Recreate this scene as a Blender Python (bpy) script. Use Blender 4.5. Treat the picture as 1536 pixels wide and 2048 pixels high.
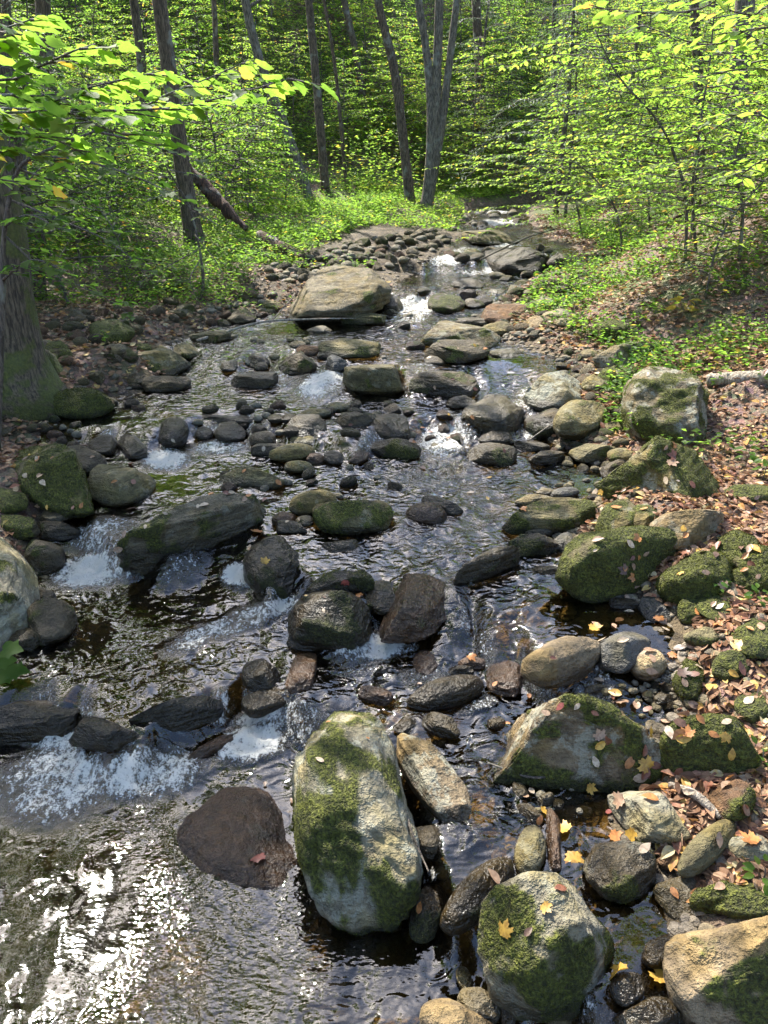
import bpy, bmesh, math, random
import numpy as np
from mathutils import Vector, Matrix

for _o in list(bpy.data.objects):
    bpy.data.objects.remove(_o)
SC = bpy.context.scene
COL = SC.collection

# ------------------------------------------------------------------ camera
PITCH = math.radians(24.3)
FPX = 1538.0                      # focal length in pixels of the 1536 x 2048 photograph
CAM = np.array([0.0, 0.0, 3.0])
cam_data = bpy.data.cameras.new('camera')
cam = bpy.data.objects.new('camera', cam_data)
COL.objects.link(cam)
cam.location = CAM
cam.rotation_euler = (math.pi / 2 - PITCH, 0, 0)
cam_data.sensor_fit = 'VERTICAL'
cam_data.angle = 2 * math.atan(1024 / FPX)
cam_data.clip_start = 0.05
cam_data.clip_end = 600
SC.camera = cam

# ------------------------------------------------------------------ sky, sun, exposure
SUN = np.array([-0.40, 0.66, 0.92])
SUN /= np.linalg.norm(SUN)
world = bpy.data.worlds.new('World')
SC.world = world
world.use_nodes = True
wn = world.node_tree
bg = wn.nodes['Background']
sky = wn.nodes.new('ShaderNodeTexSky')
sky.sky_type = 'NISHITA'
sky.sun_disc = False
sky.sun_elevation = math.asin(SUN[2])
sky.sun_rotation = math.atan2(SUN[0], SUN[1]) % (2 * math.pi)
sky.dust_density = 2.6
sky.ozone_density = 3.0
wn.links.new(sky.outputs['Color'], bg.inputs['Color'])
bg.inputs['Strength'].default_value = 0.15
sun_data = bpy.data.lights.new('sun', 'SUN')
sun_data.energy = 4.6
sun_data.angle = math.radians(0.5)
sun_data.color = (1.0, 0.95, 0.86)
sun = bpy.data.objects.new('sun', sun_data)
COL.objects.link(sun)
sun.rotation_euler = Vector(SUN).to_track_quat('Z', 'Y').to_euler()
sun.location = (-20, 30, 40)
SC.view_settings.view_transform = 'Standard'
SC.view_settings.look = 'None'
SC.view_settings.gamma = 1
SC.view_settings.use_curve_mapping = False
SC.view_settings.exposure = 1.75
SC.render.engine = 'CYCLES'
cy = SC.cycles
cy.max_bounces = 6
cy.diffuse_bounces = 2
cy.glossy_bounces = 3
cy.transmission_bounces = 4
cy.transparent_max_bounces = 8
cy.caustics_reflective = False
cy.caustics_refractive = False
cy.sample_clamp_indirect = 4.0
cy.use_denoising = True
cy.use_adaptive_sampling = True
cy.adaptive_threshold = 0.03
cy.adaptive_min_samples = 16

# ------------------------------------------------------------------ numeric helpers
_F = np.array([0, math.cos(PITCH), -math.sin(PITCH)])
_U = np.array([0, math.sin(PITCH), math.cos(PITCH)])
_R = np.array([1.0, 0, 0])

def ray(u, v):
    d = _F + (u - 768) / FPX * _R - (v - 1024) / FPX * _U
    return d

def project(P):
    q = np.asarray(P, float) - CAM
    z = q @ _F
    return np.stack([768 + FPX * (q @ _R) / z, 1024 - FPX * (q @ _U) / z], -1)

def smooth(t):
    t = np.clip(t, 0, 1)
    return t * t * (3 - 2 * t)

def _hash(ix, iy, iz, seed):
    h = (ix * 374761393 + iy * 668265263 + iz * 2147483647 + seed * 1274126177) & 0xFFFFFFFF
    h = ((h ^ (h >> 13)) * 1274126177) & 0xFFFFFFFF
    h = ((h ^ (h >> 16)) * 2246822519) & 0xFFFFFFFF
    return ((h ^ (h >> 15)) & 0xFFFFFF) / float(0xFFFFFF)

def vnoise(P, seed=0):
    """value noise, -1..1"""
    P = np.asarray(P, float)
    i = np.floor(P).astype(np.int64)
    f = P - i
    f = f * f * f * (f * (f * 6 - 15) + 10)
    x, y, z = i[..., 0], i[..., 1], i[..., 2]
    fx, fy, fz = f[..., 0], f[..., 1], f[..., 2]
    r = 0
    for dx in (0, 1):
        wx = fx if dx else 1 - fx
        for dy in (0, 1):
            wy = fy if dy else 1 - fy
            for dz in (0, 1):
                wz = fz if dz else 1 - fz
                r = r + wx * wy * wz * _hash(x + dx, y + dy, z + dz, seed)
    return r * 2 - 1

def fbm(P, octaves=4, seed=0, gain=0.5, lac=2.03):
    P = np.asarray(P, float)
    r, a, n = 0, 1.0, 0
    for k in range(octaves):
        r = r + a * vnoise(P, seed + 17 * k)
        n += a
        a *= gain
        P = P * lac + 5.3
    return r / n

def xyz(x, y, z=0.0):
    return np.stack(np.broadcast_arrays(x, y, z), -1).astype(float)

def mesh_np(name, V, faces_idx, face_n, attrs=None, smooth_shade=True):
    """faces_idx flat loop indices; face_n verts per face (int or array)"""
    me = bpy.data.meshes.new(name)
    V = np.ascontiguousarray(V, dtype=np.float32)
    L = np.ascontiguousarray(faces_idx, dtype=np.int32).ravel()
    if np.isscalar(face_n):
        nf = len(L) // face_n
        start = np.arange(nf, dtype=np.int32) * face_n
    else:
        face_n = np.asarray(face_n, dtype=np.int32)
        nf = len(face_n)
        start = np.concatenate([[0], np.cumsum(face_n)[:-1]]).astype(np.int32)
    me.vertices.add(len(V)); me.vertices.foreach_set('co', V.ravel())
    me.loops.add(len(L)); me.loops.foreach_set('vertex_index', L)
    me.polygons.add(nf); me.polygons.foreach_set('loop_start', start)
    me.polygons.foreach_set('use_smooth', np.full(nf, smooth_shade, dtype=bool))
    me.update(calc_edges=True)
    for k, a in (attrs or {}).items():
        at = me.attributes.new(k, 'FLOAT', 'POINT')
        at.data.foreach_set('value', np.ascontiguousarray(a, dtype=np.float32))
    return me

def put(name, me, mat=None, parent=None, loc=None, label=None, cat=None, group=None, kind=None):
    o = bpy.data.objects.new(name, me)
    COL.objects.link(o)
    if mat is not None and me is not None and len(me.materials) == 0:
        me.materials.append(mat)
    if parent is not None: o.parent = parent
    if loc is not None: o.location = loc
    if label: o['label'] = label
    if cat: o['category'] = cat
    if group: o['group'] = group
    if kind: o['kind'] = kind
    return o

def grid_faces(nu, nv):
    a = np.arange(nu - 1)[:, None] * nv + np.arange(nv - 1)[None, :]
    return np.stack([a, a + nv, a + nv + 1, a + 1], -1).reshape(-1, 4)

def tube(points, radii, sides=9, rough=0.0, seed=0, cap=True):
    """tapered tube along points -> V, loops, counts"""
    P = np.asarray(points, float); r = np.asarray(radii, float)
    n = len(P)
    T = np.gradient(P, axis=0)
    T /= np.linalg.norm(T, axis=1)[:, None] + 1e-9
    ref = np.array([0.31, 0.95, 0.05]) if abs(T[0, 2]) > 0.6 else np.array([0.05, 0.1, 1.0])
    A = np.cross(T, ref); A /= np.linalg.norm(A, axis=1)[:, None] + 1e-9
    B = np.cross(T, A)
    th = np.arange(sides) * 2 * math.pi / sides
    C = np.cos(th)[None, :, None] * A[:, None, :] + np.sin(th)[None, :, None] * B[:, None, :]
    rr = r[:, None]
    if rough:
        rr = rr * (1 + rough * fbm((P[:, None, :] + C * r[:, None, None]) * np.array([7, 7, 2.0]) + seed, 3, seed))
    V = P[:, None, :] + C * np.broadcast_to(rr, (n, sides))[..., None]
    V = V.reshape(-1, 3)
    i = np.arange(n - 1)[:, None] * sides + np.arange(sides)[None, :]
    j = np.arange(n - 1)[:, None] * sides + (np.arange(sides)[None, :] + 1) % sides
    F = np.stack([i, j, j + sides, i + sides], -1).reshape(-1, 4)
    L = list(F.ravel()); cnt = [4] * len(F)
    if cap:
        L += list(range(sides - 1, -1, -1)); cnt.append(sides)
        L += list(range((n - 1) * sides, n * sides)); cnt.append(sides)
    return V, L, cnt

def tubes_mesh(name, tubes):
    Vs, Ls, Cs, off = [], [], [], 0
    for V, L, c in tubes:
        Vs.append(V); Ls.append(np.asarray(L) + off); Cs.append(np.asarray(c)); off += len(V)
    return mesh_np(name, np.concatenate(Vs), np.concatenate(Ls), np.concatenate(Cs))

def spline(pts, n):
    """Catmull-Rom resample"""
    P = np.asarray(pts, float)
    if len(P) == 2:
        t = np.linspace(0, 1, n)[:, None]
        return P[0] * (1 - t) + P[1] * t
    Q = np.concatenate([[2 * P[0] - P[1]], P, [2 * P[-1] - P[-2]]])
    out = []
    for s in np.linspace(0, len(P) - 1 - 1e-6, n):
        i = int(s); t = s - i
        p0, p1, p2, p3 = Q[i:i + 4]
        out.append(0.5 * (2 * p1 + (p2 - p0) * t + (2 * p0 - 5 * p1 + 4 * p2 - p3) * t * t + (3 * p1 - p0 - 3 * p2 + p3) * t ** 3))
    return np.array(out)

# ------------------------------------------------------------------ node helpers
class NT:
    def __init__(self, name):
        self.mat = bpy.data.materials.new(name)
        self.mat.use_nodes = True
        self.t = self.mat.node_tree
        self.t.nodes.clear()
        self.out = self.t.nodes.new('ShaderNodeOutputMaterial')
    def n(self, typ, ins=None, out=0, **props):
        nd = self.t.nodes.new('ShaderNode' + typ)
        for k, v in props.items(): setattr(nd, k, v)
        for k, v in (ins or {}).items():
            s = nd.inputs[k]
            if isinstance(v, bpy.types.NodeSocket): self.t.links.new(v, s)
            else: s.default_value = v
        return nd.outputs[out]
    def math(self, op, a, b=0.0, clamp=False):
        return self.n('Math', {0: a, 1: b}, operation=op, use_clamp=clamp)
    def mix(self, f, a, b):
        return self.n('Mix', {'Factor': f, 6: a, 7: b}, out=2, data_type='RGBA')
    def mul(self, f, a, b):
        return self.n('Mix', {'Factor': f, 6: a, 7: b}, out=2, data_type='RGBA', blend_type='MULTIPLY')
    def noise(self, vec, scale, detail=4.0, rough=0.55, dist=0.0):
        return self.n('TexNoise', {'Vector': vec, 'Scale': scale, 'Detail': detail, 'Roughness': rough, 'Distortion': dist})
    def remap(self, v, a, b, c=0.0, d=1.0):
        return self.n('MapRange', {0: v, 1: a, 2: b, 3: c, 4: d}, interpolation_type='SMOOTHSTEP')
    def lin(self, v, a, b, c=0.0, d=1.0):
        return self.n('MapRange', {0: v, 1: a, 2: b, 3: c, 4: d})
    def ramp(self, v, stops):
        nd = self.t.nodes.new('ShaderNodeValToRGB')
        cr = nd.color_ramp
        while len(cr.elements) < len(stops): cr.elements.new(0.5)
        for e, (p, c) in zip(cr.elements, stops):
            e.position = p; e.color = (*c, 1)
        self.t.links.new(v, nd.inputs[0])
        return nd.outputs[0]
    def attr(self, name, kind='GEOMETRY'):
        return self.n('Attribute', out=2, attribute_name=name, attribute_type=kind)
    def surf(self, s):
        self.t.links.new(s, self.out.inputs['Surface'])
        return self.mat

def C4(*c): return (*c, 1.0)

def mat_rock():
    m = NT('rock')
    oi = m.t.nodes.new('ShaderNodeObjectInfo')
    tc = m.n('TexCoord', out=3)
    off = m.math('MULTIPLY', oi.outputs['Random'], 40.0)
    vec = m.n('VectorMath', {0: tc, 1: m.n('CombineXYZ', {0: off, 1: off, 2: off})}, operation='ADD')
    moss_a = m.attr('moss', 'OBJECT'); lich_a = m.attr('lichen', 'OBJECT'); wet_a = m.attr('wet', 'OBJECT'); wz = m.attr('waterz', 'OBJECT')
    n1 = m.noise(vec, 2.6, 3, 0.62); n2 = m.noise(vec, 15, 4, 0.72); n3 = m.noise(vec, 85, 1, 0.6)
    strat = m.n('Mapping', {0: vec, 2: (0.5, 0.35, 0.4), 3: (1.2, 1.2, 9.0)})
    n4 = m.noise(strat, 2.5, 3, 0.6)
    base = oi.outputs['Color']
    v = m.math('ADD', m.math('MULTIPLY', n2, 0.9), m.math('MULTIPLY', n4, 0.75))
    col = m.mul(1.0, base, m.ramp(m.lin(v, 0.56, 1.08), [(0.0, (0.35, 0.33, 0.32)), (0.45, (0.85, 0.83, 0.80)), (1.0, (1.5, 1.46, 1.38))]))
    col = m.mix(m.math('MULTIPLY', m.remap(n1, 0.44, 0.62), 0.85), col, m.mul(1.0, col, C4(1.0, 0.90, 0.56)))
    # pale crustose lichen
    ln = m.noise(vec, 6.0, 5, 0.75)
    lm = m.math('MULTIPLY', m.remap(m.math('ADD', ln, m.math('MULTIPLY', lich_a, 0.22)), 0.60, 0.67), lich_a, clamp=True)
    col = m.mix(lm, col, m.mix(n3, C4(0.20, 0.205, 0.15), C4(0.38, 0.38, 0.30)))
    # dark specks and stains
    sp = m.remap(m.noise(vec, 34, 2, 0.6), 0.60, 0.68)
    col = m.mix(m.math('MULTIPLY', sp, 0.6), col, m.mul(1.0, col, C4(0.35, 0.35, 0.33)))
    # moss
    geo = m.t.nodes.new('ShaderNodeNewGeometry')
    sepn = m.t.nodes.new('ShaderNodeSeparateXYZ'); m.t.links.new(geo.outputs['Normal'], sepn.inputs[0])
    sepp = m.t.nodes.new('ShaderNodeSeparateXYZ'); m.t.links.new(geo.outputs['Position'], sepp.inputs[0])
    mn = m.noise(vec, 3.6, 5, 0.68)
    mfine = m.noise(vec, 60, 2, 0.7)
    mm = m.math('ADD', mn, m.math('MULTIPLY', mfine, 0.16))
    above = m.math('SUBTRACT', sepp.outputs[2], wz)
    mv = m.attr('mossv')
    moss = m.remap(m.math('ADD', mv, m.math('MULTIPLY', m.math('SUBTRACT', mm, 0.62), 1.0)), 0.30, 0.70)
    moss = m.math('MULTIPLY', moss, m.remap(mv, 0.0, 0.1))
    mcol = m.ramp(m.math('ADD', m.math('MULTIPLY', mfine, 0.75), m.math('MULTIPLY', n2, 0.5)),
                  [(0.30, (0.010, 0.010, 0.004)), (0.52, (0.036, 0.038, 0.008)), (0.70, (0.085, 0.092, 0.014)), (0.9, (0.17, 0.18, 0.025))])
    col = m.mix(moss, col, mcol)
    # wet band at the waterline and wet stones
    wl = m.math('ADD', above, m.math('MULTIPLY', m.math('SUBTRACT', n1, 0.5), 0.12))
    wet = m.math('MAXIMUM', m.remap(wl, 0.015, 0.075, 1.0, 0.0), m.math('MULTIPLY', wet_a, m.remap(n1, 0.30, 0.55, 0.75, 1.0)))
    col = m.mul(wet, col, C4(0.36, 0.34, 0.31))
    rough = m.lin(m.math('MULTIPLY', wet, m.math('SUBTRACT', 1.0, m.math('MULTIPLY', moss, 0.75))), 0, 1, 0.88, 0.3)
    h = m.math('ADD', m.math('MULTIPLY', n2, 0.05), m.math('MULTIPLY', n4, 0.04))
    h = m.math('ADD', h, m.math('MULTIPLY', m.math('MULTIPLY', mfine, mv), 0.05))
    bump = m.n('Bump', {'Strength': 0.9, 'Distance': 1.0, 'Height': h})
    p = m.n('BsdfPrincipled', {'Base Color': col, 'Roughness': rough, 'Normal': bump, 'Specular IOR Level': 0.35})
    return m.surf(p)

def mat_ground():
    m = NT('forest_floor')
    geo = m.t.nodes.new('ShaderNodeNewGeometry')
    vec = geo.outputs['Position']
    bed = m.attr('bed')
    herb = m.attr('herb')
    n1 = m.noise(vec, 0.8, 2, 0.6); n2 = m.noise(vec, 9, 4, 0.75); n3 = m.noise(vec, 60, 1, 0.7)
    vn = m.t.nodes.new('ShaderNodeTexVoronoi'); m.t.links.new(vec, vn.inputs['Vector']); vn.inputs['Scale'].default_value = 14.0
    vo = v2 = vn.outputs[1]; v2d = vn.outputs[0]
    lit = m.ramp(m.math('ADD', m.math('MULTIPLY', n2, 0.6), m.math('MULTIPLY', n3, 0.5)),
                 [(0.3, (0.022, 0.013, 0.008)), (0.52, (0.085, 0.047, 0.025)), (0.72, (0.19, 0.11, 0.06))])
    lit = m.mix(0.35, lit, m.n('HueSaturation', {'Hue': 0.5, 'Saturation': 0.6, 'Value': 0.35, 'Color': m.mul(1.0, vo, C4(0.9, 0.5, 0.3))}))
    gr = m.mix(n3, C4(0.03, 0.045, 0.012), C4(0.10, 0.14, 0.02))
    lit = m.mix(m.math('MULTIPLY', herb, m.remap(n1, 0.40, 0.6)), lit, gr)
    bw = m.n('RGBToBW', {0: v2})
    bedc = m.ramp(m.math('ADD', m.math('MULTIPLY', bw, 0.6), m.math('MULTIPLY', n2, 0.4)),
                  [(0.2, (0.020, 0.013, 0.006)), (0.5, (0.062, 0.042, 0.019)), (0.8, (0.14, 0.10, 0.05))])
    col = m.mix(bed, lit, bedc)
    h = m.math('ADD', m.math('MULTIPLY', n2, 0.06), m.math('MULTIPLY', n3, 0.02))
    bump = m.n('Bump', {'Strength': 1.0, 'Distance': 1.0, 'Height': h})
    p = m.n('BsdfPrincipled', {'Base Color': col, 'Roughness': 0.85, 'Normal': bump})
    return m.surf(p)

def mat_water():
    m = NT('stream_water')
    geo = m.t.nodes.new('ShaderNodeNewGeometry')
    vec = m.n('Mapping', {0: geo.outputs['Position'], 3: (0.8, 1.0, 0.3)})
    foam_sheen = m.attr('foam_sheen'); chop = m.attr('chop')
    w1 = m.noise(vec, 9.5, 1, 0.45, 1.3); w2 = m.noise(m.n('Mapping', {0: geo.outputs['Position'], 2: (0, 0, 0.5), 3: (0.65, 1.25, 0.3)}), 42, 1, 0.6)
    fine = m.attr('fine')
    h = m.math('ADD', m.math('MULTIPLY', m.math('MULTIPLY', w1, chop), 0.022), m.math('MULTIPLY', w2, fine))
    fvec = m.n('Mapping', {0: geo.outputs['Position'], 2: (0, 0, 0.15), 3: (1.0, 0.7, 0.6)})
    fb = m.noise(fvec, 30, 4, 0.8)
    fb2 = m.noise(vec, 95, 1, 0.7)
    h2 = m.math('ADD', h, m.math('MULTIPLY', fb, m.math('MULTIPLY', foam_sheen, 0.045)))
    bump = m.n('Bump', {'Strength': 1.0, 'Distance': 1.0, 'Height': h2})
    fr = m.n('Fresnel', {'IOR': 1.62, 'Normal': bump})
    gl = m.n('BsdfGlossy', {'Color': C4(1, 1, 1), 'Roughness': 0.03, 'Normal': bump})
    tr = m.n('BsdfTransparent', {'Color': C4(0.74, 0.62, 0.36)})
    wat = m.n('MixShader', {0: fr, 1: tr, 2: gl})
    df = m.n('BsdfDiffuse', {'Color': C4(0.88, 0.86, 0.79), 'Normal': bump})
    tl = m.n('BsdfTranslucent', {'Color': C4(0.88, 0.86, 0.79)})
    fo = m.n('MixShader', {0: 0.35, 1: df, 2: tl})
    fm = m.math('ADD', m.math('MULTIPLY', foam_sheen, 1.05), m.math('MULTIPLY', m.math('SUBTRACT', m.math('ADD', m.math('MULTIPLY', fb, 0.75), m.math('MULTIPLY', fb2, 0.25)), 0.5), 2.7))
    fmask = m.math('MULTIPLY', m.remap(fm, 0.36, 0.88), m.remap(foam_sheen, 0.02, 0.2))
    return m.surf(m.n('MixShader', {0: m.math('MULTIPLY', fmask, 0.93), 1: wat, 2: fo}))

def mat_bark(name, c1, c2, moss=0.0):
    m = NT(name)
    geo = m.t.nodes.new('ShaderNodeNewGeometry')
    vec = m.n('Mapping', {0: geo.outputs['Position'], 3: (1, 1, 0.16)})
    n1 = m.noise(vec, 42, 3, 0.7, 0.3); n2 = m.noise(geo.outputs['Position'], 3.0, 3, 0.6); n3 = m.noise(geo.outputs['Position'], 40, 1)
    col = m.mix(m.remap(n1, 0.36, 0.66), C4(*c1), C4(*c2))
    col = m.mix(m.math('MULTIPLY', m.remap(n2, 0.54, 0.66), 0.55), col, C4(0.27, 0.28, 0.22))
    if moss:
        col = m.mix(m.math('MULTIPLY', m.remap(n2, 0.62 - 0.3 * moss, 0.72 - 0.3 * moss), 0.9), col, m.mix(n3, C4(0.02, 0.026, 0.006), C4(0.12, 0.13, 0.02)))
    bump = m.n('Bump', {'Strength': 1.0, 'Distance': 1.0, 'Height': m.math('ADD', m.math('MULTIPLY', n1, 0.025), m.math('MULTIPLY', n3, 0.006))})
    return m.surf(m.n('BsdfPrincipled', {'Base Color': col, 'Roughness': 0.9, 'Normal': bump}))

def mat_leaf(name, stops, tstops, rnd='attr', trans=0.62, gloss=0.5):
    """stops: reflect colours by tint, tstops: colours of light passing through"""
    m = NT(name)
    t = m.attr('tint', 'GEOMETRY' if rnd == 'attr' else 'OBJECT')
    geo = m.t.nodes.new('ShaderNodeNewGeometry')
    nz = m.noise(geo.outputs['Position'], 60, 0)
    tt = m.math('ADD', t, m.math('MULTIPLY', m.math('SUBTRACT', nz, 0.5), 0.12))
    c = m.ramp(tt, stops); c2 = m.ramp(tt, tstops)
    d = m.n('BsdfPrincipled', {'Base Color': c, 'Roughness': gloss, 'Specular IOR Level': 0.18})
    tl = m.n('BsdfTranslucent', {'Color': c2})
    return m.surf(m.n('MixShader', {0: trans, 1: d, 2: tl}))

GREEN = [(0.0, (0.020, 0.050, 0.012)), (0.35, (0.040, 0.098, 0.018)), (0.65, (0.088, 0.155, 0.024)), (0.86, (0.165, 0.205, 0.03)), (0.95, (0.42, 0.30, 0.04)), (1.0, (0.42, 0.17, 0.04))]
GREEN_T = [(0.0, (0.08, 0.18, 0.03)), (0.35, (0.19, 0.37, 0.04)), (0.65, (0.29, 0.47, 0.055)), (0.86, (0.45, 0.53, 0.08)), (0.95, (0.68, 0.46, 0.06)), (1.0, (0.55, 0.22, 0.05))]
FALL = [(0.0, (0.055, 0.03, 0.02)), (0.25, (0.15, 0.078, 0.042)), (0.45, (0.26, 0.150, 0.085)), (0.62, (0.33, 0.215, 0.13)), (0.75, (0.20, 0.085, 0.055)), (0.85, (0.36, 0.18, 0.07)), (0.93, (0.46, 0.31, 0.08)), (1.0, (0.45, 0.38, 0.22))]
M_ROCK = mat_rock(); M_GROUND = mat_ground(); M_WATER = mat_water()
M_BARK = mat_bark('bark_brown', (0.036, 0.026, 0.016), (0.17, 0.125, 0.078))
M_BARKG = mat_bark('bark_grey', (0.055, 0.047, 0.034), (0.23, 0.195, 0.14))
M_BARKM = mat_bark('bark_mossy', (0.036, 0.026, 0.016), (0.145, 0.11, 0.068), 0.55)
M_DEAD = mat_bark('dead_wood', (0.018, 0.011, 0.007), (0.12, 0.06, 0.032))
M_TWIG = mat_bark('twig_bark', (0.05, 0.04, 0.03), (0.16, 0.13, 0.10))
M_PALEWOOD = mat_bark('pale_dry_wood', (0.14, 0.11, 0.08), (0.36, 0.31, 0.24))
M_LEAF = mat_leaf('green_leaf', GREEN, GREEN_T)
M_LEAFO = mat_leaf('green_leaf_single', GREEN, GREEN_T, 'obj')
M_FALL = mat_leaf('fallen_leaf', FALL, FALL, trans=0.2, gloss=0.5)
def mat_fallo():
    m = NT('fallen_leaf_single')
    oi = m.t.nodes.new('ShaderNodeObjectInfo'); tc = m.n('TexCoord', out=3)
    n = m.noise(tc, 4, 3, 0.6)
    c = m.mul(1.0, oi.outputs['Color'], m.ramp(n, [(0.3, (0.6, 0.5, 0.45)), (0.55, (1, 1, 1)), (0.8, (1.3, 1.25, 1.2))]))
    d = m.n('BsdfPrincipled', {'Base Color': c, 'Roughness': 0.45})
    return m.surf(m.n('MixShader', {0: 0.2, 1: d, 2: m.n('BsdfTranslucent', {'Color': c})}))
M_FALLO = mat_fallo()
def mat_moss():
    m = NT('moss_tuft')
    t = m.attr('tint')
    c = m.ramp(t, [(0.0, (0.018, 0.020, 0.006)), (0.5, (0.065, 0.072, 0.012)), (1.0, (0.16, 0.17, 0.03))])
    d = m.n('BsdfDiffuse', {'Color': c}); tl = m.n('BsdfTranslucent', {'Color': c})
    return m.surf(m.n('MixShader', {0: 0.35, 1: d, 2: tl}))
M_MOSS = mat_moss()
HEM = [(0.0, (0.025, 0.045, 0.025)), (0.5, (0.07, 0.105, 0.06)), (1.0, (0.15, 0.19, 0.11))]
M_HEM = mat_leaf('hemlock_needles', HEM, [(p, tuple(min(1, 1.8 * q) for q in c)) for p, c in HEM], trans=0.3)

# ------------------------------------------------------------------ stream levels
def plane_hit(u, v, z):
    d = ray(u, v)
    t = (z - CAM[2]) / d[2]
    return CAM + t * d

STEPS = [  # drop, blur along the flow, level, lip polyline in the photograph
    (0.17, 0.55, 0.12, [(-400, 1430), (0, 1440), (130, 1440), (300, 1470), (430, 1405), (570, 1430), (700, 1470), (820, 1560), (850, 1700), (900, 1800), (990, 1900), (1150, 2010), (1320, 2060), (1700, 2100)]),
    (0.20, 0.60, 0.32, [(-300, 1050), (60, 1060), (130, 1080), (260, 1110), (480, 1115), (640, 1190), (700, 1240), (830, 1250), (950, 1270), (1020, 1330), (1130, 1390), (1330, 1410), (1700, 1420)]),
    (0.15, 0.50, 0.52, [(-200, 890), (200, 890), (300, 885), (390, 850), (520, 850), (600, 880), (720, 900), (850, 850), (950, 860), (1050, 850), (1250, 880), (1700, 900)]),
    (0.14, 1.20, 0.67, [(-200, 720), (400, 720), (650, 760), (850, 770), (1050, 770), (1700, 770)]),
    (0.16, 0.90, 0.84, [(-200, 605), (700, 605), (1100, 605), (1700, 605)]),
    (0.18, 0.80, 1.08, [(-200, 530), (850, 535), (940, 535), (1000, 530), (1150, 530), (1700, 530)]),
]
_ST = []
_LX = np.linspace(-40, 40, 4001)
for h, w, lev, pl in STEPS:
    q = np.array([plane_hit(u, v, lev)[:2] for u, v in pl])
    j = 0.30 * w + 0.10
    lip = np.interp(_LX, q[:, 0], q[:, 1]) + j * vnoise(xyz(_LX * 2.6, h * 50.0), 71) + 0.5 * j * vnoise(xyz(_LX * 7.5, h * 90.0), 72)
    _ST.append((h, w, lip, w * (1.0 + 0.6 * vnoise(xyz(_LX * 1.9, h * 30.0), 73))))

def W(x, y):
    x = np.asarray(x, float); y = np.asarray(y, float)
    z = 0.012 * y + 0.040 * np.maximum(y - 16.0, 0)
    for h, w, px, py in _ST:
        z = z + h * smooth((y - np.interp(x, _LX, px)) / np.interp(x, _LX, py) + 0.5)
    return z

def march(fn, u, v, tmax=90.0, n=900):
    d = ray(u, v)
    t = np.geomspace(1.2, tmax, n)
    P = CAM + t[:, None] * d
    g = P[:, 2] - fn(P[:, 0], P[:, 1])
    k = np.argmax(g < 0)
    if not (g < 0).any(): return P[-1]
    k = max(k, 1)
    f = g[k - 1] / (g[k - 1] - g[k])
    return P[k - 1] + f * (P[k] - P[k - 1])

LB = [(-500, 2048), (-400, 1700), (-150, 1450), (-20, 1310), (60, 1200), (90, 1120), (115, 1040), (170, 960), (110, 880), (95, 845), (220, 795), (350, 755), (330, 690), (450, 648), (575, 640), (770, 600), (800, 560), (850, 525), (885, 500), (925, 470), (945, 440), (935, 418)]
RB = [(1335, 2048), (1330, 1850), (1290, 1740), (1200, 1650), (1290, 1560), (1330, 1420), (1345, 1300), (1340, 1240), (1220, 1190), (1150, 1130), (1130, 1080), (1200, 1000), (1235, 950), (1090, 880), (1130, 790), (1150, 730), (1010, 680), (980, 640), (990, 600), (1050, 570), (1140, 545), (1150, 500), (1070, 470), (1055, 440), (1050, 416)]
def _bank(pl):
    q = np.array([march(W, u, v)[:2] for u, v in pl])
    o = np.argsort(q[:, 1])
    return q[o, 1], q[o, 0]
_ly, _lx = _bank(LB); _ry, _rx = _bank(RB)
_ly = np.concatenate([[-10], _ly, [_ly[-1] + 5, _ly[-1] + 12, 200]]); _lx = np.concatenate([[_lx[0]], _lx, [_lx[-1] + 5, 20, 60]])
_ry = np.concatenate([[-10], _ry, [_ry[-1] + 5, _ry[-1] + 12, 200]]); _rx = np.concatenate([[_rx[0]], _rx, [_rx[-1] + 4.5, 21.5, 62]])
def XL(y): return np.interp(y, _ly, _lx)
def XR(y): return np.interp(y, _ry, _rx)

def G(x, y, detail=True):
    x = np.asarray(x, float); y = np.asarray(y, float)
    xl, xr = XL(y), XR(y)
    w = W(np.clip(x, xl, xr), y)
    din = np.minimum(x - xl, xr - x)
    dl = np.maximum(xl - x, 0); dr = np.maximum(x - xr, 0)
    bed = w - 0.02 - 0.17 * smooth(din / 0.7)
    bar = smooth((y - 10.5) / 2) * smooth((27 - y) / 3)
    left = w + (0.22 - 0.17 * bar) * smooth(dl / 0.6) + 0.07 * dl + 0.10 * np.maximum(dl - 3, 0) * (1 - bar) + 0.14 * np.maximum(dl - 9, 0)
    sl = 0.12 + 0.36 * smooth((y - 5) / 5)
    drr = np.maximum(dr - 1.3, 0)
    right = w + 0.08 * smooth(dr / 0.35) + 0.07 * np.minimum(dr, 1.3) + sl * np.minimum(drr, 30)
    z = np.where(x < xl, left, np.where(x > xr, right, bed))
    fy = np.maximum(y - 27.5 - 0.13 * np.maximum(-x, 0), 0)
    fy = np.minimum(fy, 60)
    z = z + 0.42 * (np.sqrt(fy * fy + 6.0) - math.sqrt(6.0))
    if detail:
        P = xyz(x, y)
        out = smooth(-din / 0.5)
        z = z + fbm(P * 0.55, 3, 3) * (0.02 + 0.16 * out) + fbm(P * 2.7, 3, 4) * (0.035 + 0.02 * out)
    return z

def SURF(x, y): return np.maximum(G(x, y), W(np.clip(x, XL(y) - .5, XR(y) + .5), y))
_gy = None
def hit(u, v): return march(SURF, u, v)

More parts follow.
